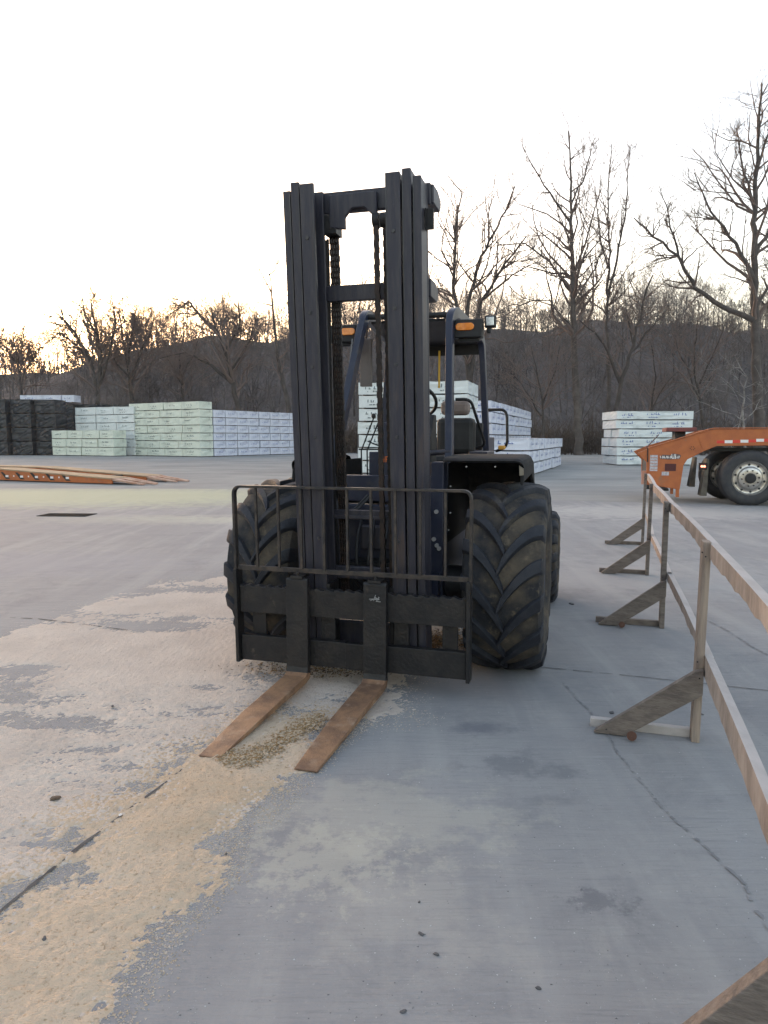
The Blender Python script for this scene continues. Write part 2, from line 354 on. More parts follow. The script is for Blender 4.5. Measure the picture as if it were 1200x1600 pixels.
h = np.maximum(h, -.02)
# thin the sheet to zero at its border so no wall shows
rg = np.random.RandomState(5); r_d = rg.normal(0, 1, h.shape)
h = h + np.clip(r_d, -2, 2) * .0016
keepv = h > -.012
ny, nx = X.shape; idx = np.arange(nx * ny).reshape(ny, nx)
q = keepv[:-1, :-1] | keepv[1:, :-1] | keepv[:-1, 1:] | keepv[1:, 1:]
q &= (np.maximum.reduce([h[:-1, :-1], h[1:, :-1], h[:-1, 1:], h[1:, 1:]]) > -.001)
faces = np.stack([idx[:-1, :-1][q], idx[:-1, 1:][q], idx[1:, 1:][q], idx[1:, :-1][q]], 1)
used = np.unique(faces); rem = -np.ones(nx * ny, int); rem[used] = np.arange(len(used)); faces = rem[faces]
V = np.stack([X.ravel()[used], Y.ravel()[used], h.ravel()[used]], 1)
def np_mesh(name, V, F, mats, mi=None, smooth=False):
    me = bpy.data.meshes.new(name); me.vertices.add(len(V)); me.vertices.foreach_set('co', np.asarray(V, np.float32).ravel())
    k = F.shape[1]; me.loops.add(F.size); me.loops.foreach_set('vertex_index', F.astype(np.int32).ravel())
    me.polygons.add(len(F)); me.polygons.foreach_set('loop_start', np.arange(0, F.size, k, dtype=np.int32))
    for m in mats: me.materials.append(m)
    if mi is not None: me.polygons.foreach_set('material_index', np.asarray(mi, np.int32))
    me.polygons.foreach_set('use_smooth', np.full(len(F), smooth))
    me.update(calc_edges=True); me.validate(); return me
SAW = mat('sawdust', (.54, .42, .30), .97, (.59, .48, .365), 1.6, 0, .9, 160, amt=(.40, .62), third=(.34, .25, .16), tscale=70, tamt=(.55, .72), spec=.1)
SAWP = mat('pale_sawdust', (.62, .54, .465), .97, (.55, .475, .41), 2.5, 0, .9, 160, amt=(.40, .62), third=(.33, .28, .23), tscale=70, tamt=(.57, .72), spec=.1)
SAWD = mat('dark_sawdust', (.30, .19, .09), .97, (.42, .29, .16), 50, 0, .9, 160, spec=.1)
so = bpy.data.objects.new('sawdust_spill', np_mesh('sawdust_spill', V, faces, [SAW, SAWP], mi=(((d1 + (n1 - .5) * .5 + r_d * .09).ravel()[used][faces[:, 0]]) < -.06).astype(int), smooth=True)); col.objects.link(so); tag(so, kind='stuff')
# loose grains along the edges and chips between the forks
def chips(name, pts, smin, smax, mats, seed, label_kind='stuff'):
    r = np.random.RandomState(seed); n_ = len(pts); base = np.array([[1, 0, 0], [-.5, .8, 0], [-.5, -.8, 0], [0, 0, .4]])
    s = r.uniform(smin, smax, n_)[:, None, None]; a = r.uniform(0, 6.28, n_); st = r.uniform(.5, 1.5, (n_, 1, 3))
    B = base[None] * st * s; ca, sa = np.cos(a)[:, None], np.sin(a)[:, None]
    x_ = B[:, :, 0] * ca - B[:, :, 1] * sa; y_ = B[:, :, 0] * sa + B[:, :, 1] * ca
    VV = np.stack([x_ + pts[:, 0:1], y_ + pts[:, 1:2], B[:, :, 2] + pts[:, 2:3]], 2).reshape(-1, 3)
    F = (np.array([[0, 1, 3], [1, 2, 3], [2, 0, 3]])[None] + np.arange(n_)[:, None, None] * 4).reshape(-1, 3)
    mi = np.repeat(r.randint(0, len(mats), n_), 3)
    o = bpy.data.objects.new(name, np_mesh(name, VV, F, mats, mi)); col.objects.link(o); tag(o, kind='stuff'); return o
hh = h.ravel(); near = np.where((hh > -.010) & (hh < .002) & ((d1.ravel() > -.13)))[0]
near2 = np.where((hh > -.004) & (hh < .001))[0]
r_ = np.random.RandomState(8)
sel = np.concatenate([r_.choice(near, 12000), r_.choice(near2, 16000)])
P_ = np.stack([X.ravel()[sel] + r_.normal(0, .02, len(sel)), Y.ravel()[sel] + r_.normal(0, .02, len(sel)), np.full(len(sel), .0005)], 1)
chips('sawdust_grains', P_, .002, .0048, [SAW, SAWP], 9)
# brown coarse chips between the forks
cc = []
for i in range(3600):
    t = rng.random(); px = 350 + t * 150 + rng.gauss(0, 9); py = 1185 - 45 * t + 14 * math.sin(t * 5) + rng.gauss(0, 7)
    g = G(px, py); cc.append((g.x, g.y, .010 + rng.uniform(-.002, .006)))
chips('coarse_sawdust', np.array(cc), .004, .009, [SAWD, SAW], 4)
cc = []
for i in range(1600):
    g = G(rng.gauss(500, 55), rng.gauss(1046, 7)); cc.append((g.x, g.y, .006))
for i in range(5000):
    g = G(rng.gauss(690, 32), rng.gauss(1004, 8)) if rng.random() < .6 else G(rng.gauss(540, 30), rng.gauss(990, 6)); cc.append((g.x, g.y, .006 + rng.uniform(0, .02)))
chips('dark_sawdust', np.array(cc), .004, .010, [SAWD, DUN], 14)
# small gravel specks over the slab
cc = []
for i in range(1700):
    g = G(rng.uniform(-100, 1300), 820 + 780 * rng.random() ** .8); cc.append((g.x, g.y, 0.0005))
chips('grit', np.array(cc), .0012, .0038, [mat('pale_grit', (.5, .5, .5), .9), mat('mid_grit', (.38, .37, .36), .9), mat('dark_grit', (.13, .13, .14), .9)], 21)

# ================================================================== HILL AND WOOD
def ridge(x, y):
    """terrain height behind the yard"""
    t = min(1, max(0, (y - 66) / 105.0)); s = t * t * (3 - 2 * t)
    top = 15.0 + 10.6 / (1 + math.exp(-(x + 58) / 11.0)) + 1.0 * math.sin(x * .03) 
    return (top + 1.1 * math.sin(x * .13 + 1) + .8 * math.sin(x * .31)) * s * (1 if y < 230 else 1 - (y - 230) / 400)
mb = MB(); gx = list(range(-330, 331, 6)); gy = list(range(62, 330, 6)); vs = []
for yv in gy:
    for xv in gx: vs.append((xv, yv, ridge(xv, yv) + (rng.uniform(-.5, .5) if yv > 70 else 0) - (.5 if yv == 62 else 0)))
n_ = len(gx)
mb.add(vs, [(j * n_ + i, j * n_ + i + 1, (j + 1) * n_ + i + 1, (j + 1) * n_ + i) for j in range(len(gy) - 1) for i in range(n_ - 1)])
HILLM = mat('leaf_litter_hill', (.056, .046, .044), .95, (.105, .088, .082), .9, 0, 1.0, .6, amt=(.42, .62), stretch=(1.2, .25, .18), third=(.034, .028, .027), tscale=2.6, tamt=(.5, .62))
tag(mb.build('hill', HILLM, smooth=True), kind='structure')

# ---- tree generator (numpy buffers)
class TB:
    def __init__(s): s.V = []; s.F = []; s.n = 0
    def tube(s, pts, rad, n):
        k = len(pts); up = None
        P = np.array(pts); T = np.empty_like(P); T[1:-1] = P[2:] - P[:-2]; T[0] = P[1] - P[0]; T[-1] = P[-1] - P[-2]
        T /= np.linalg.norm(T, axis=1, keepdims=True) + 1e-9
        ref = np.array([.31, .17, .93]) if abs(T[0][2]) < .8 else np.array([1., .1, 0])
        U = np.cross(T, ref); U /= np.linalg.norm(U, axis=1, keepdims=True) + 1e-9; B = np.cross(T, U)
        a = np.arange(n) * 2 * math.pi / n
        V = P[:, None] + (U[:, None] * np.cos(a)[None, :, None] + B[:, None] * np.sin(a)[None, :, None]) * np.array(rad)[:, None, None]
        i = np.arange(k - 1)[:, None] * n; j = np.arange(n)[None]; j2 = (j + 1) % n
        s.V.append(V.reshape(-1, 3)); s.F.append((np.stack([i + j, i + j2, i + n + j2, i + n + j], 2).reshape(-1, 4)) + s.n); s.n += k * n
    def obj(s, name, m, parent=None):
        o = bpy.data.objects.new(name, np_mesh(name, np.concatenate(s.V), np.concatenate(s.F), [m], smooth=True)); col.objects.link(o)
        if parent: o.parent = parent
        return o
def grow(tb_list, p, d, L, r, lev, maxlev, rg_, up=.25, dens=1.0, spread=.8, rmin=.012):
    nseg = 5 if lev < 2 else 4
    pts = [np.array(p, float)]; d = np.array(d, float); d /= np.linalg.norm(d); dirs = [d]
    for i in range(nseg):
        d = d + rg_.normal(0, .22 if lev else .07, 3) + np.array([0, 0, up * .25]); d /= np.linalg.norm(d)
        pts.append(pts[-1] + d * L / nseg); dirs.append(d)
    rad = [max(rmin * .8, r * (1 - .75 * i / nseg)) for i in range(nseg + 1)]
    tb_list[min(lev, len(tb_list) - 1)].tube(pts, rad, 6 if lev == 0 else (4 if lev == 1 else 3))
    if lev >= maxlev: return
    nb_ = int(round((3.9 if lev else 5) * dens * rg_.uniform(.8, 1.25)))
    for b in range(nb_):
        t = rg_.uniform(.25, 1.0); i = min(nseg - 1, int(t * nseg)); f = t * nseg - i
        q = pts[i] * (1 - f) + pts[i + 1] * f; dd = dirs[i + 1]
        side = rg_.normal(0, 1, 3); side -= dd * side.dot(dd); side /= np.linalg.norm(side) + 1e-9
        nd = dd + side * spread * rg_.uniform(.6, 1.3)
        grow(tb_list, q, nd, L * rg_.uniform(.45, .85) * (1.15 - .4 * t), max(rmin, rad[i] * .62), lev + 1, maxlev, rg_, up, dens, spread, rmin)
def limb_tree(limbs, Y, seed, mtrunk, mtwig, maxlev=3, dens=1.0, up=.3, sub=.32, rmin=.014, spread=.8, label='', group='bare trees at the edge of the yard', jy=.8):
    """limbs: list of ([(px,py)...], r0, r1, nbranches) drawn at depth Y with their own depth wander"""
    rg_ = np.random.RandomState(seed); tr = TB(); cr = TB()
    x0, y0 = limbs[0][0][0]; base = D(x0, y0, Y); base.z = 0 if Y < 66 else ridge(base.x, Y); b0 = np.array(base)
    root = empty('bare_tree', tuple(base)); tag(root, label, 'tree', group)
    for li, (pl, r0, r1, nbr) in enumerate(limbs):
        off = rg_.uniform(-jy, jy) * 2 if li else 0; n0 = len(pl); pts = []
        for i, (x, y) in enumerate(pl):
            v = np.array(D(x, y, Y + off * i / max(1, n0 - 1) + rg_.normal(0, .1)))
            if li == 0 and i == 0: v = b0 - np.array([0, 0, .3])
            pts.append(v - b0)
        P = [];                                                   # resample with wobble
        for a, b in zip(pts[:-1], pts[1:]):
            m_ = max(2, int(np.linalg.norm(b - a) / .7))
            for j in range(m_): P.append(a + (b - a) * j / m_ + (rg_.normal(0, .06, 3) if j else 0))
        P.append(pts[-1]); k_ = len(P); rad = [r0 + (r1 - r0) * (i / (k_ - 1)) ** .9 for i in range(k_)]
        if li == 0: rad[0] *= 1.35
        rad = [q_ * 1.18 for q_ in rad]; tr.tube(P, rad, 8)
        Ltot = sum(np.linalg.norm(P[i + 1] - P[i]) for i in range(k_ - 1))
        for b in range(int(nbr * 2.1)):
            t = rg_.uniform(.30 if li == 0 else .2, 1.0) ** .8; i = min(k_ - 2, int(t * (k_ - 1))); q = P[i]; dd = P[i + 1] - P[i]; dd /= np.linalg.norm(dd)
            side = rg_.normal(0, 1, 3); side[1] *= .7; side -= dd * side.dot(dd); side /= np.linalg.norm(side)
            grow([cr], q, dd * .9 + side * spread, max(.8, Ltot * sub * 1.2 * rg_.uniform(.35, 1.35) * (1.2 - .6 * t)), max(rmin, rad[i] * .62), 1, maxlev, rg_, up, dens, spread, rmin)
    tr.obj('trunk', mtrunk, root); cr.obj('crown', mtwig, root); return root
TREES = [
 # (limbs, Y, seed, trunk mat, maxlev, dens, up, sub, rmin, label)
 ([([(905, 708), (900, 600), (895, 480), (893, 380), (892, 300), (891, 250), (888, 205)], .34, .04, 20), ([(896, 460), (860, 410), (820, 380), (770, 385)], .10, .03, 7), ([(893, 350), (850, 290), (815, 225)], .09, .02, 7), ([(894, 480), (930, 420), (955, 350)], .08, .02, 6), ([(892, 320), (915, 270), (930, 215)], .07, .02, 6), ([(897, 520), (860, 470), (800, 475), (760, 500)], .07, .02, 7)],
  60, 1, BARK, 3, 1.0, .35, .20, .016, 'tall straight bare tree between the forklift cab and the white stack'),
 ([([(738, 712), (735, 600), (722, 510), (708, 450), (712, 380), (716, 320)], .30, .05, 9), ([(735, 600), (742, 520), (752, 470), (790, 410), (822, 370)], .22, .05, 10), ([(728, 540), (732, 470), (752, 400), (790, 330), (805, 290)], .18, .04, 9), ([(708, 450), (712, 350), (722, 300), (700, 275)], .12, .03, 6), ([(752, 470), (800, 430), (850, 400)], .10, .02, 7), ([(712, 440), (690, 390), (700, 330)], .08, .02, 5)],
  62, 2, BARKD, 3, .95, .30, .30, .015, 'spreading many-stemmed bare tree rising right behind the forklift cab'),
 ([([(950, 705), (952, 600), (948, 480), (952, 380), (950, 300), (955, 225)], .20, .03, 16), ([(949, 470), (965, 400), (978, 330), (985, 230)], .12, .02, 10), ([(950, 420), (935, 350), (930, 290)], .07, .02, 6)],
  64, 3, BARK, 3, .85, .7, .17, .015, 'slender tall bare tree with two upright stems behind the white stack'),
 ([([(968, 700), (962, 640), (972, 590), (990, 540), (1005, 470), (1020, 430)], .22, .05, 9), ([(970, 600), (950, 550), (930, 520), (905, 500)], .14, .03, 7), ([(985, 550), (1020, 510), (1045, 480)], .10, .03, 7), ([(990, 540), (978, 480), (975, 440)], .08, .02, 5)],
  58, 4, BARKD, 3, .9, .35, .3, .014, 'low forked dark bare tree directly behind the white stack'),
 ([([(1188, 715), (1184, 620), (1180, 520), (1178, 400), (1180, 300), (1186, 200), (1190, 130)], .42, .06, 14), ([(1176, 500), (1130, 480), (1085, 450), (1060, 400), (1020, 370), (990, 340)], .20, .04, 12), ([(1060, 400), (1045, 340), (1030, 290)], .09, .02, 7), ([(1180, 440), (1150, 380), (1110, 330), (1085, 270)], .16, .03, 10), ([(1180, 400), (1210, 340), (1235, 270)], .16, .03, 10), ([(1180, 330), (1160, 260), (1150, 200)], .12, .03, 9), ([(1184, 260), (1205, 190), (1215, 150)], .10, .03, 9), ([(1182, 480), (1215, 420), (1260, 380)], .12, .03, 6)],
  58, 5, BARK, 3, 1.1, .32, .20, .016, 'largest bare tree at the right edge with a long limb reaching left'),
 ([([(1100, 708), (1095, 640), (1085, 570), (1090, 500)], .14, .03, 10), ([(1092, 620), (1065, 560), (1050, 520)], .08, .02, 7), ([(1093, 600), (1120, 540), (1135, 500)], .08, .02, 7)],
  59, 6, BARKD, 3, .9, .3, .4, .014, 'small dark bare tree behind the orange trailer gooseneck'),
 ([([(1168, 700), (1160, 640), (1168, 590), (1150, 560)], .10, .02, 5), ([(1160, 640), (1150, 680), (1142, 700)], .04, .02, 3)], 57, 7, BARKP, 3, .8, .1, .4, .013, 'pale crooked sycamore sapling at the foot of the largest tree'),
 ([([(1020, 706), (1015, 650), (1025, 590), (1018, 540)], .12, .03, 8), ([(1018, 640), (1040, 600), (1060, 580)], .06, .02, 6)], 61, 8, BARKD, 3, .8, .3, .4, .014, 'thin dark sapling behind the right half of the white stack'),
 ([([(850, 706), (848, 640), (840, 590), (830, 540)], .13, .03, 9), ([(848, 630), (868, 580), (875, 540)], .07, .02, 6), ([(846, 650), (815, 600), (790, 575)], .07, .02, 6)], 60, 9, BARKD, 3, .9, .25, .45, .014, 'low dark bare tree just right of the rear cab post'),
 ([([(158, 640), (150, 600), (140, 560), (118, 520), (90, 490), (72, 500)], .30, .05, 12), ([(152, 610), (158, 560), (150, 510), (142, 470), (150, 455)], .22, .04, 12), ([(156, 600), (172, 550), (180, 500), (176, 470)], .16, .03, 10), ([(140, 560), (120, 540), (92, 520), (62, 545)], .10, .03, 8), ([(150, 520), (128, 480), (112, 470)], .10, .02, 8)],
  74, 10, BARKD, 3, 1.1, .3, .34, .022, 'broad bare tree against the sunrise above the black stacks'),
 ([([(206, 640), (203, 590), (196, 550), (190, 510), (184, 485)], .28, .05, 10), ([(203, 600), (218, 555), (236, 520), (240, 500)], .18, .04, 10), ([(200, 570), (206, 520), (212, 490)], .15, .03, 9), ([(202, 590), (178, 560), (165, 540)], .10, .03, 7)],
  76, 11, BARKD, 3, 1.1, .35, .36, .022, 'rounded bare tree behind the stepped white stack'),
 ([([(385, 660), (365, 600), (352, 550), (336, 510), (330, 480)], .34, .05, 12), ([(352, 550), (375, 510), (372, 470)], .16, .04, 9), ([(340, 520), (310, 490), (295, 470), (262, 495)], .16, .03, 9), ([(365, 600), (330, 570), (290, 550), (250, 560)], .16, .03, 9), ([(360, 580), (392, 530), (402, 490)], .12, .03, 9)],
  70, 12, BARKD, 3, 1.1, .25, .34, .020, 'leaning thick-limbed bare tree above the long white stack'),
 ([([(456, 690), (448, 620), (434, 560), (428, 500), (424, 450), (418, 420)], .24, .04, 2), ([(425, 460), (410, 430), (400, 412)], .06, .03, 3), ([(420, 430), (432, 412), (442, 408)], .06, .02, 4), ([(426, 478), (400, 472), (378, 470)], .05, .02, 2)],
  66, 13, BARKD, 3, .8, .2, .16, .020, 'tall thin crooked snag left of the forklift mast'),
 ([([(560, 700), (565, 600), (560, 520), (566, 450), (562, 420)], .16, .03, 12), ([(562, 560), (540, 500), (530, 460)], .09, .02, 8), ([(564, 530), (590, 480), (600, 450)], .09, .02, 8)],
  66, 14, BARKD, 3, 1.0, .35, .26, .016, 'bare tree seen between the mast channels'),
 ([([(290, 650), (285, 600), (280, 560), (286, 530)], .18, .04, 12), ([(284, 600), (262, 560), (255, 530)], .1, .02, 8), ([(283, 590), (305, 550), (312, 525)], .1, .02, 8)],
  80, 15, BARKD, 3, 1.0, .3, .4, .022, 'dark round-headed bare tree over the corner of the long white stack'),
 ([([(30, 640), (32, 590), (26, 550), (20, 520)], .22, .05, 14), ([(32, 590), (52, 560), (60, 540)], .12, .03, 10), ([(28, 570), (5, 540), (-8, 520)], .12, .03, 8)],
  84, 16, BARKD, 3, 1.2, .3, .36, .026, 'dense bare tree in front of the rising sun at the left edge'),
 ([([(640, 700), (648, 620), (652, 560), (640, 500)], .16, .03, 9), ([(650, 590), (672, 540), (680, 500)], .09, .02, 7)],
  68, 17, BARKD, 3, .9, .3, .3, .018, 'bare tree hidden mostly by the right mast channel'),
 ([([(1240, 715), (1236, 600), (1225, 500), (1215, 420), (1196, 370)], .24, .04, 12), ([(1228, 520), (1200, 480), (1170, 450)], .12, .03, 8)],
  62, 18, BARKD, 3, 1.0, .3, .22, .016, 'bare tree whose branches enter from beyond the right edge'),
]
for (limbs, Yd, sdd, mt, mlv, dn, up_, sub_, rm, lab) in TREES:
    limb_tree(limbs, Yd, sdd, mt, TWIG if mt is not BARKP else BARKP, mlv, dn, up_, sub_, rm * .70, .9, lab)

# ---- far wood: many simple bare trees merged into one mass (cannot be counted)
protos = []
for s_ in range(7):
    rg_ = np.random.RandomState(100 + s_); t_ = TB()
    grow([t_], (0, 0, 0), (rg_.normal(0, .05), rg_.normal(0, .05), 1), 9.0 if s_ < 5 else 6, .16, 0, 3, rg_, .45, 1.05 if s_ < 5 else 1.3, .75 if s_ < 5 else 1.0, .022)
    protos.append((np.concatenate(t_.V), np.concatenate(t_.F)))
rg_ = np.random.RandomState(77); VV = []; FF = []; off = 0
def put(x, y, s_, pk):
    global off
    V0, F0 = protos[pk]; a = rg_.uniform(0, 6.28); ca, sa = math.cos(a), math.sin(a); sc = np.array([s_, s_, s_ * rg_.uniform(.85, 1.15)])
    Q = V0 * sc; Q = np.stack([Q[:, 0] * ca - Q[:, 1] * sa + x, Q[:, 0] * sa + Q[:, 1] * ca + y, Q[:, 2] + ridge(x, y) - .2], 1)
    VV.append(Q); FF.append(F0 + off); off += len(V0)
for i in range(1000):
    y = 68 + 118 * rg_.rand() ** .85; x = rg_.uniform(-.66, .66) * y
    put(x, y, rg_.uniform(.45, .95) * (1 if y > 90 else .8), rg_.randint(0, 7))
for i in range(300):                          # the ridge line
    y = rg_.uniform(150, 185); x = rg_.uniform(-.64, .64) * y; put(x, y, rg_.choice([.25, .35, .45, .7]) * rg_.uniform(.8, 1.2), rg_.randint(0, 7))
for i in range(1300):
    y = rg_.uniform(120, 178); x = rg_.uniform(-.64, .64) * y; put(x, y, rg_.uniform(.16, .32), 5 + rg_.randint(0, 2))
wo = bpy.data.objects.new('far_wood', np_mesh('far_wood', np.concatenate(VV), np.concatenate(FF), [FARTREE])); col.objects.link(wo); tag(wo, kind='stuff')
# ---- brush at the foot of the trees
tb = TB(); rg_ = np.random.RandomState(55)
for i in range(5200):
    y = rg_.uniform(60.5, 74); x = rg_.uniform(-.62, .62) * y; y = max(y, 67 + rg_.uniform(0, 5)) if x < 6 else y; z0 = 0 if y < 66 else ridge(x, y); hgt = rg_.uniform(.8, 3.2)
    d = np.array([rg_.normal(0, .35), rg_.normal(0, .3), 1.0]); p = np.array([x, y, z0 - .1]); p1 = p + d * hgt * .5; p2 = p1 + (d + rg_.normal(0, .4, 3)) * hgt * .5
    tb.tube([p, p1, p2], [.035, .025, .014], 3)
    for k_ in range(2):
        e = p1 + (d * .5 + rg_.normal(0, .7, 3)) * hgt * .45; tb.tube([p1, (p1 + e) / 2 + rg_.normal(0, .05, 3), e], [.022, .016, .010], 3)
bo = tb.obj('brush', BRUSH); tag(bo, kind='stuff')

# ================================================================== LUMBER STACKS
MESHC = {}
def squiggle(mb, x0, x1, z, y, hgt, r):
    """illegible blue print as on the wrap"""
    x = x0
    while x < x1:
        w_ = r.uniform(.06, .13); hh_ = hgt * r.uniform(.35, 1)
        sl = r.uniform(-.01, .04)
        mb.add([(x, y, z), (x + .035, y, z), (x + .035 + sl, y, z + hh_), (x + sl, y, z + hh_)], [(0, 1, 2, 3)])
        if r.random() < .6: mb.add([(x, y, z), (x + w_, y, z), (x + w_, y, z + .035), (x, y, z + .03)], [(0, 1, 2, 3)])
        x += w_ + r.choice([.02, .03, .12])
def make_pack(L, W, Hh, mwrap, mprint, var, endprint=False, label=None, big=.15):
    """origin at the front-right bottom corner; runs to -x by L and to +y by W"""
    key = (round(L, 2), round(W, 2), round(Hh, 2), mwrap.name, mprint.name, var, endprint)
    root = empty('lumber_pack')
    if key not in MESHC:
        r = random.Random(hash((round(L * 100), round(W * 100), var)) & 0xffff)
        g = .045
        # wrapped body: subdivided box with sagging, puckered film
        nx_, nz_ = max(4, int(L / .4)), 4; m = MB()
        def grid(o, du, dv, nu, nv, nrm, amp):
            vs = []
            for j in range(nv + 1):
                for i in range(nu + 1):
                    p = Vector(o) + Vector(du) * (i / nu) + Vector(dv) * (j / nv)
                    if 0 < i < nu and 0 < j < nv: p += Vector(nrm) * r.uniform(-amp, amp)
                    elif 0 < i < nu and j == nv: p += Vector((0, 0, -r.uniform(0, amp * 1.2)))
                    vs.append(p)
            m.add(vs, [(j * (nu + 1) + i, j * (nu + 1) + i + 1, (j + 1) * (nu + 1) + i + 1, (j + 1) * (nu + 1) + i) for j in range(nv) for i in range(nu)])
        grid((-L + .02, 0, g), (L - .04, 0, 0), (0, 0, Hh - g), nx_, nz_, (0, -1, 0), .022)
        grid((-.02, 0, g), (0, W - .04, 0), (0, 0, Hh - g), 3, nz_, (1, 0, 0), .022)
        grid((-L + .02, W - .04, g), (0, -W + .04, 0), (0, 0, Hh - g), 3, nz_, (-1, 0, 0), .02)
        grid((-L + .02, 0, Hh), (L - .04, 0, 0), (0, W - .04, 0), 6, 2, (0, 0, 1), .012)
        grid((-.02, W - .04, g), (-L + .04, 0, 0), (0, 0, Hh - g), 4, 2, (0, 1, 0), .01)
        m.add([(-L + .02, 0, g), (-.02, 0, g), (-.02, W - .04, g), (-L + .02, W - .04, g)], [(3, 2, 1, 0)])
        bm_o = m.build('wrap', mwrap, root)
        p = MB(); nrep = max(1, int(L / 1.35))
        for i in range(nrep):
            xc = -L + (i + .5) * L / nrep; wd = min(.42, L / nrep * .32) * r.uniform(.8, 1.1)
            squiggle(p, xc - wd, xc + wd * .6, g + (Hh - g) * r.uniform(.40, .55), -.026, big, r)
            if r.random() < .7: squiggle(p, xc - wd * .8, xc + wd * .2, g + (Hh - g) * .2, -.026, big * .4, r)
        if endprint:
            q = MB(); squiggle(q, W * .2, W * .7, g + (Hh - g) * .45, 0, big * .9, r)
            p.add([(.004, v[0], v[2]) for v in q.v], q.f)
        pr = p.build('printed_lettering', mprint, root)
        dn = MB()
        for i in range(max(2, int(L / 1.4) + 1)):
            n_d = max(2, int(L / 1.4) + 1); xc = -L + .25 + (L - .5) * i / (n_d - 1); dn.box((xc - .045, .03, 0), (xc + .045, W - .08, g))
        du_ = dn.build('dunnage', DUN, root)
        MESHC[key] = [bm_o.data, pr.data, du_.data]
    else:
        for nm, me in zip(('wrap', 'printed_lettering', 'dunnage'), MESHC[key]):
            o = bpy.data.objects.new(nm, me); o.parent = root; col.objects.link(o)
    return root
PR = random.Random(11)
def stack(corner, yaw, L, W, Hh, tiers, ranks, mwrap, mprint, where, group, splits=None, endprint=False, jit=.03, skip=None, nominal='pack'):
    """corner: front-right bottom corner; yaw<0 turns the front edge away to the left"""
    c_, s_ = math.cos(yaw), math.sin(yaw)
    for rk in range(ranks):
        for t in range(tiers):
            if skip and skip(rk, t): continue
            sp = splits[t % len(splits)] if splits and rk == 0 else [1.0]; x0 = 0
            for ci, fr in enumerate(sp):
                Lp = L * fr; jx = PR.uniform(-jit, jit); jy_ = PR.uniform(-jit, jit)
                lx = -x0 + jx; ly = rk * W + jy_
                o = make_pack(Lp - .03, W - .02, Hh, mwrap, mprint, (t + rk + ci) % 4, endprint)
                o.location = (corner[0] + c_ * lx - s_ * ly, corner[1] + s_ * lx + c_ * ly, t * Hh); o.rotation_euler = (0, 0, yaw + PR.uniform(-.006, .006))
                lay = ('bottom' if t == 0 else ('top' if t == tiers - 1 else ORD[t])) + ' layer'
                lb = f'{"white" if mwrap is not WR_GLOW else "glow-tinted white"} lumber pack, {lay}'
                if ranks > 1: lb += ', ' + ('front row' if rk == 0 else ORD[rk] + ' row back')
                if len(sp) > 1: lb += ', ' + (['rightmost', 'second from right', 'third from right', 'leftmost'][ci] if ci < len(sp) - 1 else 'leftmost')
                tag(o, lb + ' of ' + where, 'lumber pack', group); x0 += Lp
YA = R(-33)
# A: long stack, corner at (322,714)
cA = G(314, 714)
stack(cA, YA, 8.3, 1.35, .60, 7, 1, WR_GLOW, PRINTD, 'the tall end stack', 'packs of the long white stack', splits=[[.24, .25, .25, .26], [.3, .27, .43], [.25, .3, .45]])
sdx, sdy = -math.sin(YA), math.cos(YA)
stack((cA.x + sdx * 1.42, cA.y + sdy * 1.42), YA, 4.0, 1.28, .60, 6, 8, WR_W, PRINT, 'the long stack', 'packs of the long white stack', endprint=True, jit=.05)
# B: stepped stacks
cB = G(178, 713)
stack(cB, R(-25), 6.8, 1.4, .68, 3, 1, WR_GLOW, PRINTD, 'the low step', 'packs of the stepped stack', splits=[[.28, .24, .25, .23], [.25, .25, .26, .24], [.22, .27, .25, .26]])
stack((cB.x + .9, cB.y + 2.2), R(-25), 6.6, 1.4, .665, 6, 1, WR_B, PRINTD, 'the stepped stack', 'packs of the stepped stack', splits=[[.3, .34, .36], [.27, .37, .36], [.34, .3, .36]])
# D: stack behind the forklift and its long flank
cDx, cDy = 3.3, 28.2
stack((cDx, cDy), R(-15), 4.55, 1.42, .53, 7, 2, WR_B, PRINTD, 'the stack behind the cab', 'packs behind the forklift', jit=.05, skip=lambda r_k, t: False)
stack((4.95, 33), R(-18), 3.0, 1.4, .53, 6, 12, WR_W, PRINT, 'the flank right of the cab', 'packs behind the forklift', endprint=True, jit=.07)
stack((5.5, 27.0), R(-20), 1.75, 1.46, .48, 3, 8, WR_W, PRINT, 'the low pile', 'packs behind the forklift', endprint=True, jit=.06)
# E: stack by the orange trailer
cE = G(1080, 727)
stack((cE.x + .1, cE.y), R(0), 4.15, 1.3, .48, 6, 2, WR_B, PRINT, 'the trailer stack', 'packs by the orange trailer', jit=.09)
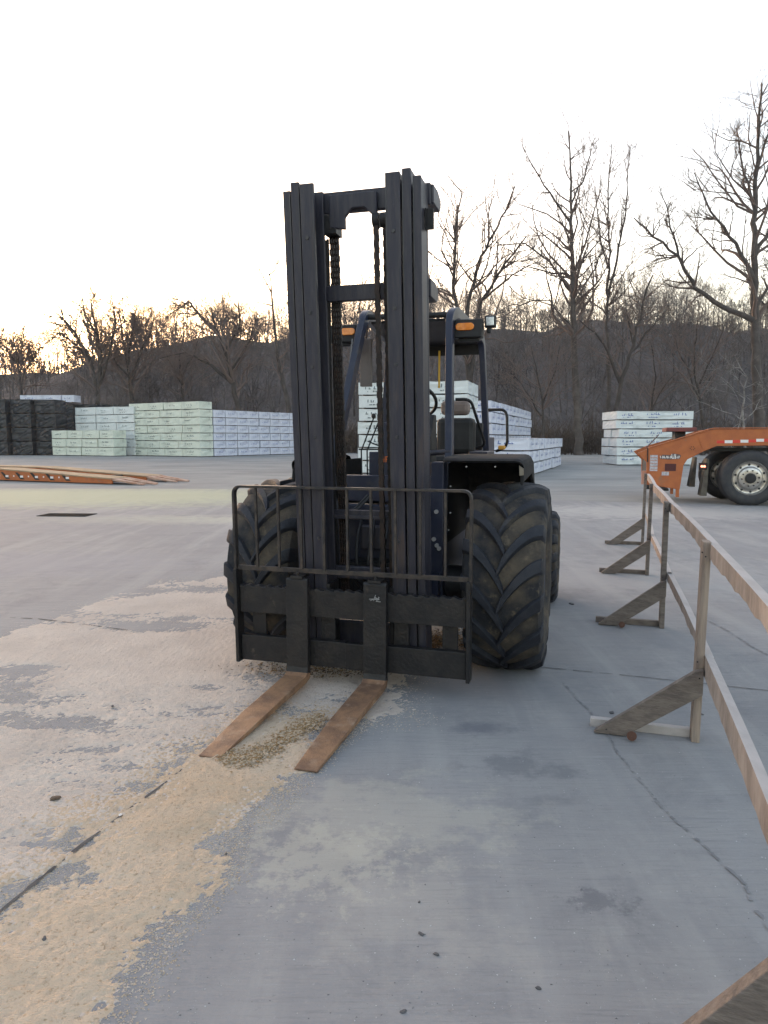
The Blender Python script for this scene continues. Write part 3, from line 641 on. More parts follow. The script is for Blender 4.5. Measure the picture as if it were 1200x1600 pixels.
# C: black wrapped bales
def bale(L, W, Hh, seed):
    key = ('bale', seed)
    root = empty('wrapped_bale')
    if key not in MESHC:
        r = random.Random(seed); m = MB(); nx_, nz_ = 10, 8
        def grid(o, du, dv, nu, nv, nrm, amp):
            vs = []
            for j in range(nv + 1):
                for i in range(nu + 1):
                    p = Vector(o) + Vector(du) * (i / nu) + Vector(dv) * (j / nv)
                    sag = math.sin(i / nu * math.pi) * (.05 if j == nv else 0)
                    if 0 < i < nu and 0 < j < nv: p += Vector(nrm) * r.uniform(-amp, amp)
                    p.z -= sag; vs.append(p)
            m.add(vs, [(j * (nu + 1) + i, j * (nu + 1) + i + 1, (j + 1) * (nu + 1) + i + 1, (j + 1) * (nu + 1) + i) for j in range(nv) for i in range(nu)])
        grid((-L, 0, .06), (L, 0, 0), (0, 0, Hh - .06), nx_, nz_, (0, -1, 0), .05); grid((0, 0, .06), (0, W, 0), (0, 0, Hh - .06), 6, nz_, (1, 0, 0), .04)
        grid((-L, W, .06), (0, -W, 0), (0, 0, Hh - .06), 4, 4, (-1, 0, 0), .03); grid((-L, 0, Hh), (L, 0, 0), (0, W, 0), nx_, 4, (0, 0, 1), .02)
        grid((0, W, .06), (-L, 0, 0), (0, 0, Hh - .06), 2, 2, (0, 1, 0), 0)
        a = m.build('wrap', TARP, root)
        d_ = MB()
        for i in range(3): d_.box((-L + .15 + i * (L - .42) / 2, .03, 0), (-L + .27 + i * (L - .42) / 2, W - .03, .06))
        b = d_.build('dunnage', DUN, root); MESHC[key] = [a.data, b.data]
    else:
        for nm, me in zip(('wrap', 'dunnage'), MESHC[key]):
            o = bpy.data.objects.new(nm, me); o.parent = root; col.objects.link(o)
    return root
COLN = ['leftmost', 'second', 'third', 'fourth', 'fifth', 'sixth', 'seventh']
for ci, px in enumerate((12, 48, 83)):
    g = G(px, 711.5)
    for t in range(4):
        o = bale(1.72, 1.9, 1.15, (ci + t) % 3); o.location = (g.x, g.y + ci * .35 + PR.uniform(-.06, .06), t * 1.15); o.rotation_euler.z = R(-4) + PR.uniform(-.02, .02)
        tag(o, f'black film wrapped bale, {["bottom", "second", "third", "top"][t]} of the {COLN[ci]} column in the front black row', 'bale', 'black wrapped bales at the left')
for ci, px in enumerate((50, 83, 117, 151, 183, 212)):
    Yc = 64.5 + ci * .4; g = D(px, 700, Yc)
    for t in range(4):
        o = bale(1.72, 1.9, 1.15, (ci + t) % 3); o.location = (g.x, Yc, t * (1.15 if ci < 2 else 1.11)); o.rotation_euler.z = R(-4)
        tag(o, f'black film wrapped bale, {["bottom", "second", "third", "top"][t]} of the {COLN[ci]} column in the rear black row', 'bale', 'black wrapped bales at the left')
for k_, (px, L_) in enumerate(((97, 3.8), (118, 1.15))):
    g = D(px, 700, 64.7); o = make_pack(L_, 1.3, .66, WR_W, PRINT, 1); o.location = (g.x, 64.9, 4.62); o.rotation_euler.z = R(-3)
    tag(o, ['long white wrapped lumber pack lying on top of the black bales', 'short white wrapped pack end on top of the black bales'][k_], 'lumber pack', 'packs on the black bales')

# ================================================================== FORKLIFT
FY = R(-16); FO = (-.21, 4.11, 0)
FK = empty('forklift', FO, FY); tag(FK, 'dark navy rough-terrain forklift with tall triple mast and big lugged tyres', 'forklift')
# ---- mast
mast = MB()
def chan(mb, x0, x1, y0, y1, z0, z1, inner, tf=.022, tw=.02):
    """C or I rail: flanges front and back, web on the outer side"""
    mb.box((x0, y0, z0), (x1, y0 + tf, z1)); mb.box((x0, y1 - tf, z0), (x1, y1, z1))
    if inner > 0: mb.box((x0 + .002, y0 + tf + .0005, z0 + .001), (x0 + tw, y1 - tf - .0005, z1 - .001))
    else: mb.box((x1 - tw, y0 + tf + .0005, z0 + .001), (x1 - .002, y1 - tf - .0005, z1 - .001))
def rails(name, zs, geo, yoff):
    m_ = MB()
    for (a, b, side) in geo: chan(m_, a, b, .10 + yoff, .27 + yoff, zs[0], zs[1] + (.012 if side < 0 else 0), -side if False else side)
    ro = m_.shear().build(name, STEEL, FK, bev=.004)
    for (a, b, side) in geo:
        e = MB(); xe = b - .004 if side > 0 else a + .004
        e.box((xe - .0028, .0982 + yoff, zs[0] + .02), (xe + .0028, .0992 + yoff, zs[1] - .02)); e.shear().build('worn_edge', WORN, ro)
    return ro
rails('outer_rail', (.16, 2.862), [(-.345, -.300, 1), (.400, .445, -1)], .018)
rails('middle_rail', (.20, 2.90), [(-.293, -.243, 1), (.343, .392, -1)], .008)
rails('inner_rail', (.14, 2.885), [(-.236, -.156, 1), (.252, .334, -1)], 0)
m_ = MB()
m_.box((-.30, .285, 2.775), (.46, .325, 2.89))
m_.prism([(.30, 2.785), (.30, 2.885), (.42, 2.885), (.50, 2.855), (.50, 2.815), (.47, 2.785)], .405, .475, 'x')
m_.prism([(.30, 2.785), (.30, 2.885), (.42, 2.885), (.50, 2.855), (.50, 2.815), (.47, 2.785)], -.40, -.35, 'x')
m_.prism([(-.125, 2.865), (-.125, 2.69), (-.03, 2.675), (-.03, 2.74), (.012, 2.785), (.085, 2.785), (.130, 2.74), (.130, 2.68), (.160, 2.68), (.160, 2.865)], .255, .283, 'y')
m_.shear().build('top_crossmember', STEEL, FK, bev=.006)
m_ = MB(); m_.box((-.24, .29, 2.29), (.43, .33, 2.38)); m_.prism([(.30, 2.29), (.30, 2.39), (.42, 2.39), (.50, 2.365), (.50, 2.305), (.46, 2.285)], .40, .455, 'x')
m_.box((-.24, .29, 1.02), (.40, .32, 1.055)); m_.box((-.16, .27, 1.0), (.27, .289, 1.025))
m_.box((-.26, .28, .18), (.42, .33, .34)); m_.box((-.26, .28, .62), (.42, .32, .70))
build_each(m_.shear(), 'crossmember', STEEL, FK, bev=.005)
m_ = MB(); m_.box((.447, .20, 2.62), (.495, .208, 2.73)); m_.box((.447, .19, 2.62), (.455, .23, 2.73))
m_.shear().build('side_bracket', STEELB, FK)
# lift cylinders behind the rails
for cx in (-.205, .372):
    m_ = MB(); m_.lathe([(.2, .036), (1.9, .036), (1.93, .030), (1.935, .02), (2.77, .02)], 16, 'z', c=(cx, .32, 0)); m_.shear().build('lift_cylinder', STEELB, FK, smooth=True)
# lift chains
def chain(x, w_, y, z0, z1, name='lift_chain'):
    m_ = MB(); p = .032; z = z0; k = 0
    while z < z1:
        for q in (np.linspace(-w_ / 2, w_ / 2, 4)):
            o = .0016 if k % 2 else -.0016
            m_.box((x + q - .0035 + o, y - .013, z - .004), (x + q + .0035 + o, y + .013, z + p * .92))
        m_.box((x - w_ / 2 - .004, y - .005, z - .005), (x + w_ / 2 + .004, y + .005, z + .006)); z += p; k += 1
    return m_.shear().build(name, RUSTCH, FK)
chain(-.128, .046, .345, .45, 2.70); chain(-.045 + .0, .012, .30, 99, 99.01) if False else None
chain(.163, .020, .225, .45, 2.72); chain(.208, .012, .245, .45, 2.72)
m_ = MB()
for x in (.163, .208): m_.tube([(x - .018, .235, 2.70), (x + .018, .235, 2.70)], .040, 16)
m_.prism([(.26, 2.66), (.37, 2.66), (.37, 2.74), (.26, 2.76)], -.165, -.088, 'x')
build_each(m_.shear(), 'chain_sheave', STEELB, FK, smooth=True)
m_ = MB(); r = random.Random(4)
for (x, y) in ((-.185, .37), (-.205, .39)): m_.tube([(x + .006 * math.sin(z * 3), y, z) for z in np.arange(.5, 2.75, .12)], .009, 6)
m_.box((-.155, .335, 2.262), (-.10, .36, 2.289))
build_each(m_.shear(), 'hydraulic_hose', BLACK, FK)
m_ = MB(); r = random.Random(31)
for z in (.5, .9, 1.5, 1.9, 2.2, 2.6):
    for x in (-.20, .295): m_.tube([(x, .094, z), (x, .101, z)], .010, 6)
build_each(m_.shear(), 'rail_bolt', WORN, FK)
m_ = MB()
for x in (-.228, .262): m_.box((x, .296, .75), (x + .012, .31, 2.25))
build_each(m_.shear(), 'steel_pipe', STEELB, FK)
for dx in (0, .022):
    m_ = MB(); m_.tube(arc_path([(-.20 + dx, .36, 2.27), (-.20 + dx, .36, 1.2), (-.15 + dx, .42, .98), (-.05 + dx, .60, 1.12)], .2, 8), .0085, 6); m_.shear(.05).build('mast_hose', BLACK, FK, smooth=True)
# ---- carriage
m_ = MB(); th = []
nn = 22
top = [(-.70, .43), (.70, .43)]
for i in range(nn + 1):
    x = .70 - 1.40 * i / nn; th += [(x, .602), (x - .018, .602), (x - .020, .592), (x - .044, .592)] if i < nn else [(x, .602)]
m_.prism(top + th, .0, .05, 'y')
m_.shear(.03).build('upper_carriage_bar', STEELB, FK, bev=.003)
m_ = MB(); m_.box((-.70, 0, .125), (-.02, .05, .285)); m_.box((-.0205, -.002, .122), (.2405, .052, .282)); m_.box((.24, 0, .125), (.70, .05, .285))
build_each(m_.shear(.03), 'lower_carriage_bar', STEELB, FK, bev=.003)
m_ = MB()
for x in (-.60, -.145, .31, .60): m_.box((x - .045, .052, .11), (x + .045, .075, .59))
for x in (-.15, .246): m_.box((x - .012, .076, .13), (x + .012, .24, .62))
build_each(m_.shear(.03), 'carriage_stile', STEELB, FK, bev=.003)
for sx in (-1, 1):
    m_ = MB(); m_.box((sx * .705 - .0, -.03, .115), (sx * .727, .055, .70)); m_.shear(.03).build('side_plate', STEELB, FK, bev=.003)
# ---- load backrest
m_ = MB()
fp = arc_path([(-.72, .01, .66), (-.72, .01, 1.205), (.725, .01, 1.205), (.725, .01, .66)], .05, 6)
m_.sweep(fp, .020, .0075, (0, 1, 0))
m_.shear(.03).build('backrest_frame', BARM, FK, bev=.002)
m_ = MB(); m_.box((-.71, .004, .693), (.715, .018, .722)); m_.shear(.03).build('backrest_rail', BARM, FK, bev=.002)
for i in range(1, 10):
    x = -.72 + 1.445 * i / 10; m_ = MB(); m_.box((x - .0075, -.004, .715), (x + .0075, .014, 1.20)); m_.shear(.03).build('backrest_bar', BARM, FK, bev=.002)
# ---- forks
for x0 in (-.375, .108):
    f_ = MB(); w_ = .137
    prof = [(-.012, .665), (-.012, .12), (-.010, .085), (-.03, .052), (-.10, .042), (-1.05, .003), (-1.053, .011), (-1.01, .018), (-.60, .054), (-.095, .086), (-.066, .100), (-.058, .13), (-.052, .655), (-.045, .668)]
    f_.add([], [])
    n0 = len(prof); vs = []
    for xx in (0, w_):
        for (y, z) in prof:
            sk = (-y - .1) * -.055 if y < -.1 else 0          # the tines splay a little
            xo = xx
            if y < -1.0: xo = xx + (.012 if xx == 0 else -.012)
            vs.append((x0 + xo + sk * 0 + (-y if y < -.1 else 0) * -.022, y, z))
    f_.add(vs, [tuple(range(n0)), tuple(range(2 * n0 - 1, n0 - 1, -1))] + [(i, i + n0, (i + 1) % n0 + n0, (i + 1) % n0) for i in range(n0)])
    # blade faces get rust, shank keeps black paint
    for fi, f in enumerate(f_.f):
        ys = [f_.v[i][1] for i in f]; zs = [f_.v[i][2] for i in f]
        if max(zs) < .102 and fi > 1: f_.m[fi] = 1
    # split side polygons into shank and blade
    f_.f = f_.f[2:]; f_.m = f_.m[2:]
    blade = [2, 3, 4, 5, 6, 7, 8, 9, 10]; shank = [0, 1, 2, 10, 11, 12, 13]
    f_.f.append(tuple(blade)); f_.m.append(1); f_.f.append(tuple(i + n0 for i in blade[::-1])); f_.m.append(1)
    f_.f.append(tuple(shank)); f_.m.append(0); f_.f.append(tuple(i + n0 for i in shank[::-1])); f_.m.append(0)
    fo = f_.build('fork', [STEELB, FORK], FK, bev=.003)
    h_ = MB(); h_.box((x0 + .03, -.06, .668), (x0 + w_ - .03, .05, .682)); h_.tube([(x0 + .068, -.03, .68), (x0 + .068, -.03, .70)], .010, 8); h_.build('fork_pin', STEELB, fo)
    if x0 > 0:
        s_ = MB(); r = random.Random(2)
        for k_ in range(9):
            a = r.uniform(0, 3.14); c0 = (x0 + .075 + r.uniform(-.02, .02), .575 + r.uniform(-.015, .015)); l_ = r.uniform(.012, .03)
            dx, dz = math.cos(a) * l_, math.sin(a) * l_ * .6; s_.beam((c0[0] - dx, -.0582, c0[1] - dz), (c0[0] + dx, -.0582, c0[1] + dz), .004, .003, (0, 1, 0))
        s_.build('paint_mark', mat('white_paint_mark', (.30, .30, .30), .8), fo)
# ---- wheels
LR = random.Random(12)
def ag_tyre(R0, W, nlug, lugh=.036):
    car = MB(); hw = W / 2
    prof = [(-hw * .80, R0 * .50), (-hw * .96, R0 * .60), (-hw, R0 * .74), (-hw * .97, R0 * .86), (-hw * .90, R0 * .925), (-hw * .70, R0 * .952), (-hw * .35, R0 * .966), (0, R0 * .97), (hw * .35, R0 * .966), (hw * .70, R0 * .952), (hw * .90, R0 * .925), (hw * .97, R0 * .86), (hw, R0 * .74), (hw * .96, R0 * .60), (hw * .80, R0 * .50)]
    car.lathe(prof, 96, 'x', 0)
    lug = MB()
    pts = [(a, r) for a, r in prof]
    def rad(a):
        for (a0, r0), (a1, r1) in zip(pts[4:-5], pts[5:-4]):
            if a0 <= a <= a1: return r0 + (r1 - r0) * (a - a0) / (a1 - a0)
        return pts[4][1]
    for s in (-1, 1):
        for k_ in range(nlug):
            th0 = 2 * math.pi * (k_ + (.5 if s > 0 else 0)) / nlug + LR.uniform(-.008, .008); jw = LR.uniform(.92, 1.06); jh = LR.uniform(.86, 1.04)
            sec = []; ns = 8
            for i in range(ns + 1):
                t = i / ns; a = -.02 + t * (hw * .955 + .02)        # axial position
                # sweeps forward (V pointing down when seen from the front)
                ang = th0 - .60 * (t ** .8) * (1 - .20 * t * t)
                wd = (.033 + .012 * t) * (1.0 if 0 < i else .7) * jw
                rr = rad(min(a, hw * .93)) - (0 if t < .93 else .012); sec.append((a * s, ang, wd, rr))
            # tail over the shoulder
            a, ang, wd, rr = sec[-1]; sec.append((s * hw * 1.0, ang - .015, wd * .9, R0 * .855)); 
            vs = []
            for (a, ang, wd, rr) in sec:
                tp = rr + lugh * jh * (1.0 if rr > R0 * .9 else .35); bs = rr - .03
                for (da, r2) in ((-wd - .012, bs), (-wd - .001, tp - .010), (-wd + .009, tp), (wd - .009, tp), (wd + .001, tp - .010), (wd + .012, bs)):
                    q = ang + da / R0; vs.append((a, -math.sin(q) * r2, math.cos(q) * r2))
            n6 = 6; kk = len(sec)
            fs = [(i * n6 + j, i * n6 + j + 1, (i + 1) * n6 + j + 1, (i + 1) * n6 + j) for i in range(kk - 1) for j in range(n6 - 1)]
            fs += [tuple(range(n6)), tuple(range((kk - 1) * n6, kk * n6))]
            # inner faces dusty on the flanks, dark on top
            mi0 = len(lug.f); lug.add(vs, fs)
    return car, lug
def wheel(x, y, R0, W, side, nlug):
    """side: +1 outer face to +x"""
    wr = empty('wheel'); wr.parent = FK; wr.location = (x, y, R0 - .006)
    car, lug = ag_tyre(R0, W, nlug)
    c_ = car.build('tyre', MUD, wr, smooth=True); lug.build('tread_lugs', RUBBER, c_, smooth=True)
    rm = MB(); hw = W / 2; s = side
    rm.lathe([(s * hw * .80, R0 * .52), (s * hw * .86, R0 * .515), (s * hw * .80, R0 * .47), (s * hw * .45, R0 * .45), (s * hw * .30, R0 * .30), (s * hw * .30, R0 * .20), (s * hw * .62, R0 * .18), (s * hw * .68, R0 * .14), (s * hw * .68, 0.001)], 40, 'x')
    rm.lathe([(-s * hw * .80, R0 * .52), (-s * hw * .70, R0 * .46), (s * hw * .2, R0 * .44)], 40, 'x')
    r_o = rm.build('rim', NAVY, wr, smooth=True)
    nt_ = MB()
    for k_ in range(8):
        a = 2 * math.pi * k_ / 8; cy, cz = math.cos(a) * R0 * .25, math.sin(a) * R0 * .25; nt_.tube([(s * hw * .29, cy, cz), (s * hw * .36, cy, cz)], .014, 6)
    nt_.build('wheel_nuts', STEELB, r_o)
wheel(.86, .80, .600, .49, 1, 16); wheel(-.71, .80, .600, .48, -1, 16)
wheel(.92, 2.75, .41, .36, 1, 15); wheel(-.75, 2.75, .41, .36, -1, 15)
# ---- chassis
m_ = MB()
m_.box((-.50, .62, .50), (-.36, 3.3, .86)); m_.box((.30, .62, .50), (.44, 3.3, .86)); m_.box((-.358, .70, .62), (.298, .80, 1.0))
m_.box((-.50, 1.0, .862), (.44, 3.4, 1.06)); m_.box((-.46, .90, 1.062), (.40, 1.9, 1.09))
m_.box((-.45, 2.2, 1.062), (.40, 3.5, 1.50)); m_.box((-.55, 3.3, .40), (.5, 3.75, 1.25))
m_.build('chassis', NAVY, FK, bev=.01)
m_ = MB(); m_.lathe([(-.70, .10), (-.55, .12), (-.25, .12), (-.18, .19), (.12, .19), (.2, .12), (.5, .12), (.64, .10)], 24, 'x', c=(0, .80, .52)); m_.lathe([(-.60, .09), (.75, .09)], 16, 'x', c=(0, 2.75, .41))
m_.box((-.28, .62, .36), (.24, .98, .66)); m_.box((-.30, 1.0, .42), (.26, 2.9, .50))
build_each(m_, 'axle', BLACK, FK, smooth=True)
# front frame plates that carry the mast and the cab
m_ = MB(); m_.box((.36, .60, .42), (.445, .74, 1.34)); m_.box((-.50, .60, .42), (-.43, .74, 1.24)); m_.box((.30, .52, .40), (.43, .60, .62))
m_.box((-.428, .66, 1.07), (.358, .71, 1.245)); m_.box((-.428, .60, 1.0), (.358, .70, 1.052))
build_each(m_, 'front_frame', NAVY, FK, bev=.006)
m_ = MB()
for (x, y, z) in ((.40, .597, .50), (.405, .597, .80), (.40, .597, 1.02), (.385, .597, .84), (.42, .597, .78)): m_.tube([(x, y - .01, z), (x, y + .01, z)], .014, 10)
build_each(m_, 'frame_bolt', SILV, FK)
m_ = MB(); m_.tube([(.30, .36, .90), (.31, .60, 1.05)], .035, 12); m_.tube([(-.28, .36, .90), (-.28, .62, 1.05)], .035, 12); build_each(m_, 'tilt_cylinder', BLACK, FK, smooth=True)
m_ = MB()
for i in range(5): m_.tube(arc_path([(-.2 + .09 * i, .60, .95), (-.2 + .1 * i, .48, .86), (-.16 + .07 * i, .42, .66), (-.1 + .06 * i, .55, .5)], .1), .011, 6)
m_.tube(arc_path([(.33, .5, 1.0), (.36, .42, .95), (.37, .44, .84), (.34, .5, .8)], .06), .010, 6, 0)
build_each(m_, 'hydraulic_hose', BLACK, FK)
m_ = MB(); m_.tube([(.345, .45, .92), (.348, .45, .84), (.33, .46, .80)], .008, 6); m_.build('grab_hook', mat('pale_hook', (.4, .4, .36), .6), FK)
# mast box plates (grey panel low between the rails)
m_ = MB(); m_.box((-.10, .55, .76), (.10, .60, .92)); m_.build('valve_cover', STEEL, FK, bev=.01)
# blue upright with the orange letters
m_ = MB(); m_.box((-.034, .78, 1.09), (.052, .84, 1.60)); m_.box((-.12, .80, 1.09), (-.036, .86, 1.40)); m_.build('front_upright', NAVY, FK, bev=.008)
cu = bpy.data.curves.new('decal_letters', 'FONT'); cu.body = 'IP'; cu.size = .058; cu.extrude = .001
ob = bpy.data.objects.new('tmp', cu); col.objects.link(ob); bpy.context.view_layer.update()
me = bpy.data.meshes.new_from_object(ob.evaluated_get(bpy.context.evaluated_depsgraph_get())); bpy.data.objects.remove(ob)
me.materials.clear(); me.materials.append(ORTXT)
lt = bpy.data.objects.new('decal_letters', me); col.objects.link(lt); lt.parent = FK; lt.location = (-.012, .7775, 1.33); lt.rotation_euler = (R(90), 0, 0)
# ---- cab / overhead guard
def post(name, pts, w_=.026, h_=.042, m=NAVY, rad=.10): 
    q = MB(); q.sweep(arc_path(pts, rad, 6), w_, h_, (1, 0, 0)); return q.build(name, m, FK, bev=.006)
post('cab_post', [(.41, .93, 1.06), (.405, 1.0, 1.3), (.345, 1.29, 2.36), (.36, 1.40, 2.415), (.42, 2.36, 2.345), (.465, 2.47, 1.34)])
post('cab_post', [(-.445, .85, 1.06), (-.43, .93, 1.3), (-.31, 1.29, 2.38), (-.32, 1.40, 2.425), (-.40, 2.36, 2.345), (-.50, 2.47, 1.34)])
m_ = MB(); m_.tube([(-.31, 1.35, 2.40), (.345, 1.35, 2.39)], .022, 10); m_.tube([(-.39, 2.33, 2.35), (.41, 2.33, 2.35)], .022, 10)
build_each(m_, 'roof_bar', BLACK, FK)
m_ = MB(); m_.add([(-.29, 1.42, 2.36), (.335, 1.42, 2.36), (.395, 2.34, 2.295), (-.37, 2.34, 2.295), (-.29, 1.42, 2.378), (.335, 1.42, 2.378), (.395, 2.34, 2.313), (-.37, 2.34, 2.313)], [(0, 3, 2, 1), (4, 5, 6, 7), (0, 1, 5, 4), (1, 2, 6, 5), (2, 3, 7, 6), (3, 0, 4, 7)])
m_.box((-.375, 2.345, 2.21), (.40, 2.36, 2.32))
m_.build('roof_panel', BLACK, FK)
for (x0, x1) in ((-.60, -.375), (.375, .575)):
    m_ = MB(); m_.box((x0, 1.30, 2.215), (x1, 1.40, 2.345)); m_.box((x0 + .02, 1.33, 2.19), (x1 - .02, 1.38, 2.2149)); lo_ = m_.build('marker_lamp', BLACK, FK, bev=.008)
    q = MB(); xa, xb = (x0 + .055, x1 - .005) if x0 < 0 else (x0 + .01, x1 - .055); zc = 2.292; hr = .026
    pl = [(xa + hr - hr * math.cos(a), zc + hr * math.sin(a)) for a in np.linspace(-math.pi / 2, math.pi / 2, 9)] + [(xb - hr + hr * math.cos(a), zc + hr * math.sin(a)) for a in np.linspace(math.pi / 2, -math.pi / 2, 9)]
    q.prism(pl, 1.288, 1.30, 'y'); q.build('amber_lens', AMBER, lo_, bev=.004)
m_ = MB(); m_.box((.585, 1.36, 2.29), (.665, 1.42, 2.375)); m_.box((.60, 1.37, 2.25), (.63, 1.40, 2.29)); wl = m_.build('work_lamp', BLACK, FK, bev=.008)
q = MB(); q.box((.597, 1.352, 2.302), (.653, 1.3595, 2.363)); q.build('lamp_lens', LENS, wl, bev=.003)
m_ = MB(); m_.box((-.425, 1.55, 1.90), (-.335, 1.60, 2.27)); m_.tube([(-.38, 1.57, 2.27), (-.34, 1.5, 2.42)], .010, 6); mm = m_.build('side_mirror', GREYP, FK, bev=.02)
# cable along the left post
m_ = MB(); pts = [(-.36 - .075 * t, 1.17 - .15 * t + .02 * math.sin(6 * t), 2.22 - .80 * t) for t in np.linspace(0, 1, 30)]
for i in range(len(pts) - 1):
    a, b = Vector(pts[i]), Vector(pts[i + 1]); m_.tube([a + Vector((.004 * (i % 2), 0, 0)), b + Vector((-.004 * (i % 2), 0, 0))], .0055, 5)
m_.build('twisted_cable', mat('cable_grey', (.16, .16, .17), .5), FK)
# operator station
m_ = MB(); m_.prism([(1.02, 1.09), (1.02, 1.50), (1.12, 1.66), (1.20, 1.66), (1.24, 1.09)], .02, .27, 'x'); m_.box((-.42, 1.02, 1.09), (-.17, 1.10, 1.11))
m_.build('dashboard', BLACK, FK, bev=.01)
m_ = MB(); c = Vector((.07, 1.42, 1.77)); ax = Vector((0, .75, .66)).normalized(); u = ax.orthogonal().normalized(); v_ = ax.cross(u)
m_.tube([c + (u * math.cos(a) + v_ * math.sin(a)) * .15 for a in np.linspace(0, 2 * math.pi, 33)], .013, 8, cap=False)
for a in (0, 2.1, 4.2): m_.tube([c - ax * .03, c + (u * math.cos(a) + v_ * math.sin(a)) * .15], .010, 6)
m_.tube([c - ax * .02, Vector((.12, 1.2, 1.5))], .022, 10); m_.build('steering_wheel', BLACK, FK, smooth=True)
m_ = MB(); m_.box((.12, 1.62, 1.09), (.44, 2.05, 1.22)); m_.box((.08, 1.6, 1.22), (.44, 2.1, 1.36)); m_.box((.10, 2.0, 1.36), (.42, 2.14, 1.66)); st = m_.build('seat', BLACK, FK, bev=.04)
m_ = MB(); m_.box((.14, 1.97, 1.68), (.38, 2.07, 1.80)); m_.build('headrest', SEAT, st, bev=.035)
for (kx, bx) in ((-.20, -.285), (-.15, -.24), (-.085, -.15)):
    m_ = MB(); m_.tube([(bx, 1.16, 1.11), (bx - .005, 1.16, 1.40), (kx, 1.18, 1.64)], .006, 6); lv = m_.build('control_lever', BLACK, FK)
    q = MB(); q.lathe([(-.02, .001), (-.017, .012), (0, .018), (.015, .013), (.02, .001)], 12, 'z', c=(kx, 1.18, 1.655)); q.build('knob', BLACK, lv, smooth=True)
m_ = MB(); m_.tube([(-.31, 1.16, 1.41), (-.10, 1.16, 1.41)], .006, 6); m_.tube([(-.24, 1.16, 1.47), (-.14, 1.16, 1.43)], .005, 6); build_each(m_, 'lever_gate', BLACK, FK)
for pts in ([(.30, 1.80, 1.80), (.42, 1.80, 1.80), (.50, 2.15, 1.42), (.30, 2.15, 1.40)], [(.50, 2.30, 1.735), (.665, 2.20, 1.73), (.675, 2.20, 1.42), (.57, 2.30, 1.38)]):
    m_ = MB(); m_.tube(arc_path(pts, .07, 5), .0125, 8); m_.build('hip_rail', STEELB, FK, smooth=True)
m_ = MB(); m_.box((.46, 1.5, 1.355), (.60, 1.9, 1.39)); m_.tube([(.14, 1.0, 1.38), (.42, 1.0, 1.40)], .02, 8); m_.build('floor_step', STEEL, FK, bev=.006)
m_ = MB(); m_.box((.135, 1.9, 1.9), (.15, 1.905, 2.2)); m_.build('seat_belt', YEL, FK)
m_ = MB(); m_.box((.28, 2.2, 1.39), (.46, 2.26, 1.62)); m_.build('battery_box', BLACK, FK, bev=.01)
m_ = MB(); m_.box((.60, 2.16, 1.395), (.66, 2.2, 1.43)); m_.build('marker_reflector', mat('amber_reflector', (.6, .3, .05), .4), FK, bev=.01)
# fenders
for (xa, xb) in ((.447, .955), (-.60, -.465)):
    m_ = MB(); outp = [(.56, 1.352), (.60, 1.366), (.70, 1.374), (1.25, 1.380), (1.42, 1.35), (1.60, 1.16), (1.66, .95)]
    inp = [(y, z - .010) if i < 4 else (y - .012, z - .006) for i, (y, z) in enumerate(outp)]
    sg = 1 if xa > 0 else -1; xin, xou = (xa, xb) if sg > 0 else (xb, xa)
    sec = [(xin, 0), (xou - sg * .05, 0), (xou - sg * .028, .005), (xou - sg * .010, .018), (xou - sg * .002, .036), (xou, .07)]
    for th_ in (0, .009):
        vs = [(x - sg * th_ * (1 if i_ > 2 else 0), y + (.4 * d_ if (k5 < 2) else (-.6 * d_ if k5 > 4 else 0)), z - d_ - th_) for k5, (y, z) in enumerate(outp) for i_, (x, d_) in enumerate(sec)]
        m_.add(vs, [(a * 6 + b, a * 6 + b + 1, (a + 1) * 6 + b + 1, (a + 1) * 6 + b) for a in range(len(outp) - 1) for b in range(5)])
    xo = (xb - .002) if xa > 0 else xa + .02
    m_.prism([(.59, 1.30), (.62, 1.315), (1.24, 1.325), (1.39, 1.30), (1.56, 1.14), (1.61, .96), (1.55, 1.08), (1.40, 1.19), (1.25, 1.24), (.60, 1.22), (.565, 1.20)], xo - .02, xo + .002, 'x')
    fo = m_.build('fender', mat('matt_fender', (.014, .014, .016), .85, (.03, .028, .027), 10, spec=.25), FK, bev=.008)
    m_ = MB(); xi = xa if xa > 0 else xb; m_.box((min(xi, xi + .004), .74, .80), (max(xi, xi - .012), 1.7, 1.33)); m_.build('inner_wing', BLACK, fo)
    if xa > 0:
        m_ = MB(); m_.prism([(.925, 1.325), (.953, 1.305), (.953, 1.265), (.928, 1.262)], .572, .585, 'y'); m_.build('corner_reflector', mat('dusty_corner', (.22, .19, .15), .8), fo)
        m_ = MB()
        for (x, z) in ((.60, 1.335), (.78, 1.337), (.50, 1.21), (.50, 1.04), (.49, .93)): m_.tube([(x, .545, z - .02), (x, .56, z - .02)], .0045, 8)
        build_each(m_, 'wing_bolt', SILV, fo)

